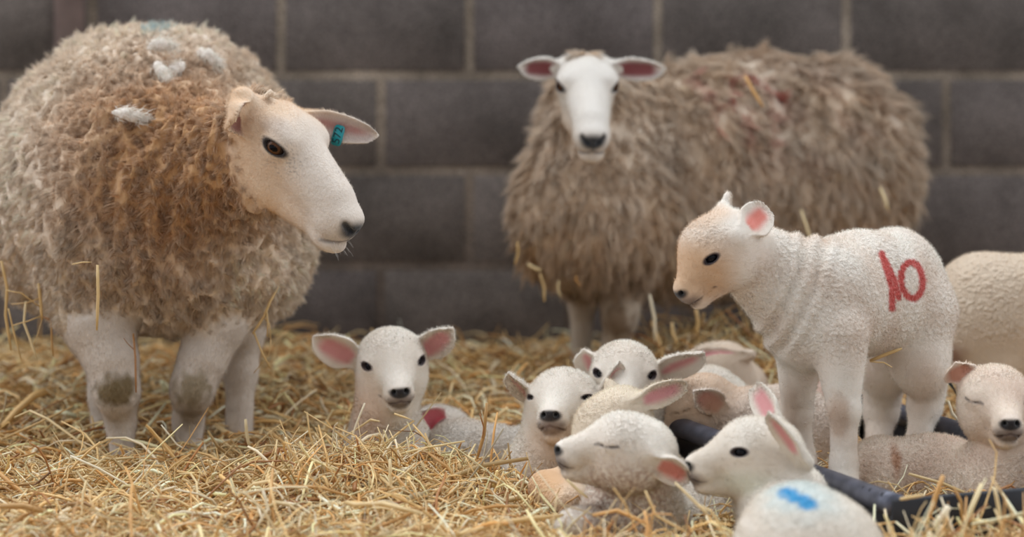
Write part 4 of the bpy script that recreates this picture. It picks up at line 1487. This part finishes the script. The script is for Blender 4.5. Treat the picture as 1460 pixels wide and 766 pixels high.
# ------------------------------------------------------------------ ewes
def locks(b, n_cl, per, length, lift, comb, mask, seed, wid=0.0011, spread=0.011, colf=None, name='fleece', curl=0.35, S=2, lighten=0.22):
    """a fleece of clumped fibres; comb(P) gives the direction the locks hang"""
    g = np.random.default_rng(seed)
    V, F, N = b.V, b.F, b.N
    cam_v = norm(np.array([0, 0, HC]) - V)
    dens = np.clip(mask(V, N), 0, 1) * ((N * cam_v).sum(1) > -0.45)
    P, Nn, Cc, T, w = sample(V, F, N, b.col, n_cl, dens, g)
    m = np.clip(mask(P, Nn), 0, 1)
    cm = comb(P, Nn)
    cm = norm(cm - Nn * (cm * Nn).sum(1)[:, None] * 0.9)
    rd = g.normal(size=P.shape)
    cm = norm(cm + curl * rd + 0.5 * np.stack([noise(P, 9, o) for o in (2, 17, 41)], 1))
    Lc = length * (0.55 + 0.75 * g.random(n_cl)) * (0.35 + 0.65 * m) * (1 + 0.35 * noise(P, 7, 3))
    lf = lift * (0.5 + g.random(n_cl)) * (0.35 + 0.65 * m)
    Tc = P + cm * Lc[:, None] + Nn * lf[:, None]
    # strands
    k = per
    off = g.normal(size=(n_cl, k, 3)) * spread * 0.55
    off -= Nn[:, None] * (off * Nn[:, None]).sum(2, keepdims=True)
    root = (P[:, None] + off - Nn[:, None] * 0.003).reshape(-1, 3)
    tip = (Tc[:, None] + off * 0.45 + g.normal(size=(n_cl, k, 3)) * spread * 0.22)
    tl = 0.7 + 0.35 * g.random((n_cl, k, 1))
    tip = (root.reshape(n_cl, k, 3) * (1 - tl) + tip * tl).reshape(-1, 3)
    NN = np.repeat(Nn, k, 0)
    mid = (root + tip) / 2 + NN * (0.45 * np.repeat(lf, k))[:, None] + g.normal(size=root.shape) * spread * 0.18
    d = norm(tip - root)
    side = norm(np.cross(d, NN) + 0.5 * g.normal(size=root.shape))
    # rounded look of each lock
    fn = norm(NN + 0.9 * off.reshape(-1, 3) / spread + 0.15 * g.normal(size=root.shape))
    c = np.repeat(Cc * (1 + 0.10 * g.normal(size=n_cl))[:, None], k, 0) * (1 + 0.08 * g.normal(size=n_cl * k))[:, None]
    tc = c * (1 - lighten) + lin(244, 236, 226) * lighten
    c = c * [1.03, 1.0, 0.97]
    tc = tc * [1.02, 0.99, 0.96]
    if colf is not None: c, tc = colf(root, c, tc)
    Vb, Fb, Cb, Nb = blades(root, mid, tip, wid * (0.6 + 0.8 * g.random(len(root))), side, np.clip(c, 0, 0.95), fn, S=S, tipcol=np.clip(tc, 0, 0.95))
    o = mesh_obj(name, Vb, Fb, M_HAIR, b.root, b.base, col=Cb, nrm=Nb)
    return o


def face_hair(n, length, wid=0.0006):
    def h(b, seed, mask=None):
        g = np.random.default_rng(seed + 5)
        V, F, N = b.V, b.F, b.N
        H = b.head
        dens = np.clip(1 - b.wool, 0, 1)
        q = H.q(V)
        dens *= 1 - 0.97 * sst(0.262, 0.274, q[:, 0])
        for f in getattr(b, 'nofuzz', []): dens *= 1 - 0.85 * f(V, N)
        for E, r, O_, Fv, Uv, st in b.eyes:
            dens *= sst(1.15, 1.6, np.linalg.norm(V - E, axis=1) / r)
        cam_v = norm(np.array([0, 0, HC]) - V)
        dens *= ((N * cam_v).sum(1) > -0.3)
        P, Nn, Cc, T, w = sample(V, F, N, b.col, n, dens, g)
        onhead = np.linalg.norm(H.q(P), axis=1) < 0.4
        lay = np.where(onhead[:, None], -H.R[0][None] - 0.4 * H.R[2][None], np.array([[0, 0, -1.0]]))
        rd = g.normal(size=P.shape)
        d = norm(Nn * 0.5 + lay * 0.8 + 0.22 * rd)
        L = length * (0.5 + g.random(n))
        tips = P + d * L[:, None]
        side = norm(np.cross(d, Nn) + 0.3 * g.normal(size=P.shape))
        c = Cc * (1.08 + 0.10 * g.normal(size=n))[:, None]
        fn = norm(Nn + 0.12 * rd)
        Vb, Fb, Cb, Nb = blades(P - Nn * 0.0006, P + (d * 0.4 + Nn * 0.1) * L[:, None], tips, wid * (0.7 + 0.6 * g.random(n)), side, np.clip(c, 0, 0.92), fn, S=1)
        mesh_obj('short_hair', Vb, Fb, M_HAIR, b.root, b.base, col=Cb, nrm=Nb)
    return h


M_TAG = plain_mat('tag_plastic', tuple(lin(20, 150, 160)), 0.35)
M_INK = plain_mat('tag_ink', tuple(lin(10, 50, 60)), 0.5)


def ear_tag(b, p, nrm, up, w, h, number=None):
    n = norm(nrm); u = norm(np.asarray(up) - n * (np.asarray(up) @ n)); s = np.cross(u, n)
    p = np.asarray(p, float)
    V = []
    for z in (0.0008, -0.0008):
        for k in range(24):
            t = 2 * math.pi * k / 24
            cx, cy = math.cos(t), math.sin(t)
            r = (abs(cx) ** 5 + abs(cy) ** 5) ** (-1 / 5)
            V.append(p + s * cx * r * w / 2 + u * cy * r * h / 2 + n * z)
    V = np.array(V)
    j = np.arange(24); k2 = (j + 1) % 24
    F = [j[None, :], (j + 24)[::-1][None, :], np.stack([j, j + 24, k2 + 24, k2], 1)]
    o = mesh_obj('ear_tag', V, F, M_TAG, b.root, b.base, smooth=False)
    o['label'] = 'turquoise plastic ear tag'
    if number:
        cu = bpy.data.curves.new('tag_number', 'FONT')
        cu.body = number; cu.size = h * 0.55; cu.align_x = 'CENTER'; cu.align_y = 'CENTER'; cu.extrude = 0.0002
        tmp = bpy.data.objects.new('tag_number_text', cu)
        me = bpy.data.meshes.new_from_object(tmp)
        bpy.data.objects.remove(tmp)
        me.name = 'tag_number'
        me.materials.clear(); me.materials.append(M_INK)
        t = bpy.data.objects.new('tag_number', me)
        C.objects.link(t); t.parent = o
        from mathutils import Matrix
        X, Y = u, -s                       # the digits run along the height of the tag
        M = Matrix(((X[0], Y[0], n[0], 0), (X[1], Y[1], n[1], 0), (X[2], Y[2], n[2], 0), (0, 0, 0, 1)))
        q = p + n * 0.0012 - b.base
        M.translation = Vector(q)
        t.matrix_local = M
    return o


def headcut(V, H, ears, r0=0.066, x0=0.072):
    def cap(a, c):
        ab = c - a
        h = np.clip((V - a) @ ab / (ab @ ab), 0, 1)
        return np.linalg.norm(V - a - h[:, None] * ab, axis=1)
    n = 0.010 * noise(V, 28)
    w = sst(r0, r0 + 0.020, cap(H.p((x0, 0, -0.026)), H.p((0.27, 0, -0.04))) + n)
    q = H.q(V)
    w *= 1 - sst(0.035, 0.050, q[:, 0] + 0.3 * n) * sst(0.15, 0.14, np.linalg.norm(q - [0.07, 0, -0.0], axis=1)) * sst(-0.045, -0.03, q[:, 2])
    w *= 1 - sst(0.085, 0.10, q[:, 0]) * sst(0.40, 0.38, q[:, 0]) * sst(0.085, 0.075, np.hypot(q[:, 1], q[:, 2] + 0.02))
    for b0, tp in ears:
        w *= sst(0.034, 0.048, cap(H.p(b0), np.asarray(tp)) + 0.3 * n)
    return w


def build_ewes():
    # ---------------- large ewe on the left
    b = Body(); b.lamb = False
    b.ell(W(214, 254, 5.64), (0.298, 0.44, 0.296), k=0.10)
    b.ell(W(240, 318, 5.36), (0.225, 0.19, 0.20), k=0.10)
    b.ell(W(365, 345, 5.52), (0.108, 0.24, 0.125), k=0.08)
    b.ell(W(72, 300, 5.62), (0.125, 0.26, 0.170), k=0.08)
    b.cone(W(235, 270, 5.38), W(322, 235, 5.22), 0.175, 0.108, 0.08)
    b.cone(W(322, 235, 5.22), W(345, 205, 5.16), 0.100, 0.072, 0.04)
    b.chain([W(120, 400, 5.33), W(142, 465, 5.28), W(160, 515, 5.25), W(167, 560, 5.24), W(172, 600, 5.26), W(175, 665, 5.24)], [0.085, 0.060, 0.043, 0.0345, 0.0225, 0.0235], 0.03)
    b.ell(W(166, 556, 5.23), (0.036, 0.036, 0.042), k=0.02)
    b.chain([W(330, 410, 5.40), W(310, 462, 5.33), W(288, 515, 5.30), W(274, 556, 5.29), W(268, 600, 5.32), W(272, 655, 5.30)], [0.075, 0.050, 0.0400, 0.0330, 0.0230, 0.0235], 0.03)
    b.ell(W(273, 552, 5.28), (0.034, 0.036, 0.042), k=0.02)
    b.chain([W(360, 420, 5.52), W(349, 475, 5.46), W(343, 530, 5.45), W(340, 640, 5.42)], [0.070, 0.032, 0.027, 0.026], 0.03)
    b.chain([W(120, 430, 5.60), W(146, 510, 5.47), W(148, 560, 5.46), W(146, 640, 5.44)], [0.060, 0.030, 0.024, 0.023], 0.03)
    H = Head.at(W(509, 328, 4.99), -54, 34, 1, 1.10, nl=(0.290, 0, -0.024))
    earN = (W(330, 187, 5.03), (0.80, -0.35, -0.40), 0.076, (0.022, -0.052, 0.036), dict(pink=lin(150, 105, 95), pinkr=0.8, cup=0.024))
    earF = (W(539, 195, 5.16), (-0.12, -1.0, -0.12), 0.058, (0.045, 0.056, 0.018), dict(pink=lin(186, 140, 134), pinkr=0.28, skin=lin(206, 190, 184)))
    ewe_head(b, H, ears=(earF, earN))
    mud = lin(112, 92, 50)
    b.feats.append((spot(W(166, 556, 5.20), (0.036, 0.06, 0.030), 0.45, 0.9, 55, 0.55), mud))
    b.feats.append((spot(W(274, 556, 5.25), (0.032, 0.06, 0.032), 0.45, 0.7, 55, 0.55), lin(130, 112, 72)))
    b.feats.append((spot(W(270, 595, 5.27), (0.020, 0.05, 0.030), 0.6, 0.5, 70, 0.5), mud))
    # freckles below the eye and on the bridge of the nose
    b.feats.append((lambda P, N: 0.5 * H.ellmask((0.135, -0.046, 0.004), (0.035, 0.03, 0.028), 0.5)(P, N) * sst(0.1, 0.6, noise(P, 330)), lin(90, 84, 86)))
    b.feats.append((lambda P, N: 0.55 * H.ellmask((0.196, 0.004, 0.016), (0.020, 0.012, 0.02), 0.5)(P, N) * sst(-0.1, 0.5, noise(P, 260)), lin(110, 104, 104)))
    b.feats.append((lambda P, N: 0.30 * H.ellmask((0.095, -0.045, 0.038), (0.03, 0.02, 0.016), 0.5)(P, N), lin(130, 124, 128)))
    cream = lin(238, 226, 208)
    brown = lin(200, 156, 110)

    def woolf(V):
        q = H.q(V)
        w = headcut(V, H, ((earN[3], earN[0]), (earF[3], earF[0])))
        w *= sst(0.175, 0.24, V[:, 2] + 0.05 * (V[:, 1] < 5.40) * (np.abs(V[:, 0] + 0.7) < 2) * 0)
        # white haired front legs show higher up
        x, y = px_of(V)
        w *= 1 - sst(462, 492, y)
        w *= 1 - sst(-0.25, 0.1, noise(V, 4) * 0 + (y - 452) / 60) * (x < 205) * (x > 95) * sst(0.14, 0.06, np.abs(V[:, 0] - W(150, 480, 5.27)[0])) * (V[:, 1] < 5.40)
        w *= 1 - sst(432, 470, y) * sst(300, 320, x) * (x < 352) * (V[:, 1] < 5.45)
        return w

    def tone(V, N, col, wool):
        x, y = px_of(V)
        front = V[:, 1] < 5.62
        dirt = np.exp(-(((x - 240) / 150) ** 2 + ((y - 235) / 150) ** 2))
        dirt = np.clip(1.4 * dirt + 0.25 * noise(V, 9) * (dirt > 0.05) - 0.1 * sst(330, 450, y), 0, 1)
        grey = np.clip(0.55 * np.exp(-(((x - 200) / 170) ** 2 + ((y - 380) / 90) ** 2)), 0, 1)
        gen = np.clip(0.28 + 0.35 * noise(V, 6, 5), 0, 1) * 0.5
        c = col * (1 - gen[:, None]) + lin(228, 202, 174) * gen[:, None]
        c = c * (1 - grey[:, None]) + lin(206, 188, 168) * grey[:, None]
        c = c * (1 - dirt[:, None]) + brown * dirt[:, None]
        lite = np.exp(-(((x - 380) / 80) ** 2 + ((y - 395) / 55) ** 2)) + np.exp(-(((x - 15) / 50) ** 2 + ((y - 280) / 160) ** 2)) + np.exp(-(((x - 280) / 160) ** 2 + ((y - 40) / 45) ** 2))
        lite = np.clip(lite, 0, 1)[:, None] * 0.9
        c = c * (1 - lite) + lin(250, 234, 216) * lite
        # head: cream on cheek and neck, whiter on the face
        q = H.q(V)
        face = (1 - wool)[:, None]
        hc = lin(228, 216, 204) * np.ones_like(col)
        ck = np.clip(sst(0.21, 0.06, q[:, 0] + 0.9 * (q[:, 2])) * (0.8 + 0.3 * noise(V, 18)), 0, 1)[:, None] * 0.75
        hc = hc * (1 - ck) + lin(226, 186, 140) * ck
        legs = (V[:, 2] < 0.32)[:, None]
        hc = np.where(legs, lin(214, 202, 190) * (1 - 0.12 * np.clip(noise(V, 30), 0, 1))[:, None], hc)
        return c * (1 - face) + hc * face

    def disp(V, N, wool):
        x = 0.010 * noise(V * [1, 1, 0.6], 11) + 0.026 * (0.5 - np.abs(noise(V * [1, 1, 0.24], 28, 3))) + 0.012 * (0.4 - np.abs(noise(V * [1, 1, 0.7], 48, 6)))
        return x * wool - 0.006 * wool

    def hair(b, seed):
        m = lambda P, N: None

        def mask(P, N):
            return woolf(P)

        def comb(P, N):
            x, y = px_of(P)
            out = np.stack([np.where(x < 120, -0.5, 0.15) * np.ones(len(P)), -0.2 * np.ones(len(P)), -1.0 * np.ones(len(P))], 1)
            # over the back the wool stands
            out[:, 2] *= sst(0.9, 0.5, N[:, 2]) * 0.9 + 0.1
            return out
        blue = lin(80, 180, 205)

        def colf(P, c, tc):
            d = np.linalg.norm((P - W(222, 42, 5.55)) / [0.030, 0.16, 0.014], axis=1) + 0.5 * noise(P, 60)
            k = 0.75 * sst(1.1, 0.6, d)[:, None]
            d2 = np.linalg.norm((P - W(155, 36, 5.6)) / [0.02, 0.12, 0.02], axis=1) + 0.5 * noise(P, 60)
            k2 = 0.3 * sst(1.1, 0.6, d2)[:, None]
            tc = tc * (1 - k) + blue * k
            return c, tc * (1 - k2) + lin(170, 200, 170) * k2
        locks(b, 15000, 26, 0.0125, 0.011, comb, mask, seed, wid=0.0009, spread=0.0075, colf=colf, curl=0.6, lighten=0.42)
        # a few twisted whiter tufts lying on the shoulder
        tl = []
        cores = []
        g = np.random.default_rng(9)
        for (px, py, d, ex, ey) in ((212, 72, 5.30, 38, 28), (232, 92, 5.26, 20, 22), (290, 78, 5.30, 30, 40), (172, 160, 5.20, 34, 6), (262, 92, 5.27, -20, 16)):
            cpt = W(px, py, d)
            i = np.argmin(((b.V - cpt) ** 2).sum(1) + 10 * (b.V[:, 1] > d + 0.35))
            x, y = px_of(b.V)
            near = np.nonzero((np.abs(x - px) < 6) & (np.abs(y - py) < 6))[0]
            i = near[np.argmin(b.V[near, 1])]
            p0 = b.V[i] + b.N[i] * 0.016
            e = norm(np.array([ex, -8, -ey], float))
            e = norm(e - b.N[i] * (e @ b.N[i]))
            n_ = 650
            tt = np.linspace(-0.05, 1.05, 14)
            wob = np.stack([noise(np.stack([tt * 4 + px, tt * 0, tt * 0 + k], 1), 1.3) for k in (1.5, 5.5, 9.5)], 1) * 0.005
            cp = p0 + e * (tt * 0.058)[:, None] + b.N[i] * (0.008 * np.sin(np.clip(tt, 0, 1) * 3))[:, None] + wob
            cores.append(tube(cp, 0.0030 + 0.0075 * np.sin(np.clip((tt + 0.05) / 1.1, 0, 1) * np.pi) ** 0.6 * (1 + 0.25 * np.sin(tt * 17 + px)), 20))
            t = g.random(n_)
            r = g.normal(size=(n_, 3)) * 0.0052
            root = p0 + e * (t * 0.058)[:, None] + r + b.N[i] * (0.010 * np.sin(t * 3))[:, None]
            dd = norm(e + 0.45 * g.normal(size=(n_, 3)))
            tip = root + dd * 0.020
            fn = norm(r / 0.016 + 0.6 * b.N[i] + [0, -0.3, 1.0])
            side = norm(np.cross(dd, g.normal(size=(n_, 3))))
            tl.append((root, (root + tip) / 2 + r * 0.3, tip, side, fn))
        for (Vc, Fc), R in zip(cores, tl):
            Vc = Vc + 0.0022 * np.stack([noise(Vc, 160, k) for k in (1, 4, 8)], 1)
            tuft = mesh_obj('loose_wool_tuft', Vc, Fc, M_LAMB, b.root, b.base, col=np.tile(lin(248, 238, 228), (len(Vc), 1)), wool=np.ones(len(Vc)))
            cc = np.tile(lin(250, 236, 224), (len(R[0]), 1)) * (1 + 0.06 * g.normal(size=len(R[0])))[:, None]
            Vb, Fb, Cb, Nb = blades(R[0], R[1], R[2], 0.0009, R[3], np.clip(cc, 0, 0.9), R[4], S=2)
            mesh_obj('wool_fibres', Vb, Fb, M_HAIR, tuft, b.base, col=Cb, nrm=Nb)
        face_hair(90000, 0.0060)(b, seed)
        # whiskers
        ws = []
        for k in range(14):
            q0 = np.array([0.262 + 0.02 * g.random(), 0.0, -0.050 - 0.025 * g.random()])
            q0[1] = g.uniform(-0.028, 0.028)
            p0 = H.p(q0)
            d = H.v((0.8 + 0.3 * g.random(), q0[1] * 12, -0.5 + 0.5 * g.random()))
            ws.append(tube([p0, p0 + d * 0.015, p0 + d * 0.020 + np.array([0, 0, -0.002])], [0.0002, 0.00015, 0.0001], 4, False))
        Vw, Fw = join(ws)
        mesh_obj('whiskers', Vw, Fw, M_WHISK, b.root, b.base)
    finish(b, 'ewe', 'large cream ewe with dirty brown shoulder, standing left, head turned right', 'sheep', tuple([W(220, 640, 5.3)[0], 5.4, 0.0]), cream, 0.0030,
           woolf, hair=hair, kind='ewe', tone=tone, disp=disp, matl=M_FLEECE, seed=51, hi=np.array([9, 6.15, 9]))
    x, y = px_of(b.V)
    near = np.nonzero((np.abs(x - 483) < 3) & (np.abs(y - 191) < 3))[0]
    if len(near):
        i = near[np.argmin(b.V[near, 1])]
        ear_tag(b, b.V[i] + np.array([0, -0.007, 0.0]), (-0.15, -1, 0.1), (0.25, 0, 1), 0.020, 0.038, '572')
    else:
        print('NO TAG POINT', len(near))

    # ---------------- ewe at the wall
    b = Body(); b.lamb = False
    b.ell(W(1095, 243, 6.32), (0.320, 0.21, 0.258), k=0.10)
    b.ell(W(1195, 240, 6.40), (0.165, 0.19, 0.245), k=0.08)
    b.ell(W(1010, 250, 6.24), (0.250, 0.20, 0.240), k=0.10)
    b.ell(W(935, 262, 6.14), (0.225, 0.20, 0.225), k=0.10)
    b.ell(W(838, 300, 6.02), (0.145, 0.15, 0.155), k=0.08)
    b.cone(W(845, 290, 6.0), W(842, 150, 6.02), 0.150, 0.092, 0.08)
    b.chain([W(880, 370, 6.03), W(885, 425, 6.02), W(884, 455, 6.0), W(878, 490, 6.02), W(872, 545, 6.02)], [0.075, 0.038, 0.031, 0.023, 0.024], 0.03)
    b.chain([W(835, 370, 6.15), W(830, 430, 6.17), W(828, 530, 6.17)], [0.06, 0.025, 0.021], 0.03)
    b.chain([W(1210, 380, 6.34), W(1215, 440, 6.36), W(1210, 530, 6.34)], [0.08, 0.04, 0.026], 0.03)
    b.chain([W(1150, 380, 6.46), W(1150, 440, 6.46), W(1145, 525, 6.46)], [0.08, 0.04, 0.026], 0.03)
    H = Head.at(W(846, 202, 5.70), -3, 24, 0, 0.98, nl=(0.290, 0, -0.024))
    ewe_head(b, H, ears=((W(948, 100, 5.86), (0.05, -1, -0.25), 0.056, (0.030, 0.052, 0.014), dict(pink=lin(136, 74, 76), pinkr=0.60)),
                         (W(741, 97, 5.86), (-0.05, -1, -0.25), 0.056, (0.030, -0.052, 0.014), dict(pink=lin(136, 74, 76), pinkr=0.60))))
    b.feats.append((spot(W(880, 458, 5.97), (0.034, 0.06, 0.032), 0.5, 0.75, 55, 0.5), lin(120, 92, 62)))
    grey = lin(226, 210, 192)

    def woolf2(V):
        q = H.q(V)
        w = headcut(V, H, (((0.030, 0.052, 0.020), W(948, 100, 5.86)), ((0.030, -0.052, 0.020), W(741, 97, 5.86))), 0.050, 0.085)
        w = np.maximum(w, sst(0.040, 0.050, q[:, 2]) * sst(0.07, 0.03, q[:, 0]) * sst(0.052, 0.042, np.abs(q[:, 1])))
        x, y = px_of(V)
        w *= 1 - sst(405, 432, y)
        return w

    def tone2(V, N, col, wool):
        x, y = px_of(V)
        n1 = noise(V, 8, 2)
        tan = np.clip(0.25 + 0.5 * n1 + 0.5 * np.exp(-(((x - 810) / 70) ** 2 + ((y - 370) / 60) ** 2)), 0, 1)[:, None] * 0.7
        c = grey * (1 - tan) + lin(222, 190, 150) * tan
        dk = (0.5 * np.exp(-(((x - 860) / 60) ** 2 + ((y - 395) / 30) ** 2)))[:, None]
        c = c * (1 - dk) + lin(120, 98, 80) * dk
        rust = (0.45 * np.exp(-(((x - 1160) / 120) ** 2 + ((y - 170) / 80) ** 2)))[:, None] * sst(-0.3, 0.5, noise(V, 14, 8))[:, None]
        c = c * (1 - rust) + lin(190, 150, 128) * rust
        hc = lin(234, 228, 220)
        legs = (V[:, 2] < 0.30)
        q = H.q(V)
        ck = (0.5 * sst(0.10, 0.0, q[:, 2] + 0.09) * (q[:, 0] > 0))[:, None]
        f = (1 - wool)[:, None]
        hcc = hc * (1 - ck) + lin(214, 184, 150) * ck
        hcc = np.where(legs[:, None], lin(205, 192, 176), hcc)
        return c * (1 - f) + hcc * f

    def disp2(V, N, wool):
        return (0.012 * noise(V * [1, 1, 0.6], 10) + 0.012 * (0.5 - np.abs(noise(V * [1, 1, 0.35], 30, 3)))) * wool - 0.010 * wool

    def hair2(b, seed):
        def comb(P, N):
            o = np.tile([[0.05, -0.1, -1.0]], (len(P), 1))
            return o
        red = lin(190, 50, 45)
        strokes = [[W(1043, 150, 6.1), W(1038, 118, 6.15), W(1062, 108, 6.15)], [W(1095, 125, 6.2), W(1112, 150, 6.2)], [W(985, 112, 6.1), W(1012, 140, 6.1)],
                   [W(1020, 150, 6.1), W(1022, 185, 6.05)], [W(1062, 150, 6.1), W(1060, 200, 6.1)], [W(1100, 160, 6.15), W(1096, 205, 6.1)], [W(1062, 108, 6.15), W(1095, 125, 6.2)]]
        st = [1, .9, .5, .45, .4, .45, .8]

        def colf(P, c, tc):
            x, y = px_of(P)
            k = np.zeros(len(P))
            for s_, a in zip(strokes, st):
                for p, q in zip(s_[:-1], s_[1:]):
                    (x0,), (y0,) = px_of(p[None]); (x1,), (y1,) = px_of(q[None])
                    ax, ay = x1 - x0, y1 - y0
                    h = np.clip(((x - x0) * ax + (y - y0) * ay) / (ax * ax + ay * ay), 0, 1)
                    d = np.hypot(x - x0 - h * ax, y - y0 - h * ay)
                    k = np.maximum(k, 0.75 * a * sst(9, 3, d + 4 * noise(P, 50)))
            k = (k * (P[:, 1] < 6.4))[:, None]
            return c * (1 - k) + red * k, tc * (1 - k) + red * k
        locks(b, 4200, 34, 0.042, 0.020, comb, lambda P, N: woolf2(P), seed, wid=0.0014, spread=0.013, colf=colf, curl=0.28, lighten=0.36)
        face_hair(40000, 0.006, 0.0008)(b, seed)
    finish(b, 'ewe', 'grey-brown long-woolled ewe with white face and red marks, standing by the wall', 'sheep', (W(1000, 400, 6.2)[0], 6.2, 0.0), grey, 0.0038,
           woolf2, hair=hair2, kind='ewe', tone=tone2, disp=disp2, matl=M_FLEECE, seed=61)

build_shed()
build_trough()
build_ewes()
build_J()
build_lambs()
build_straw()
build_stalks()
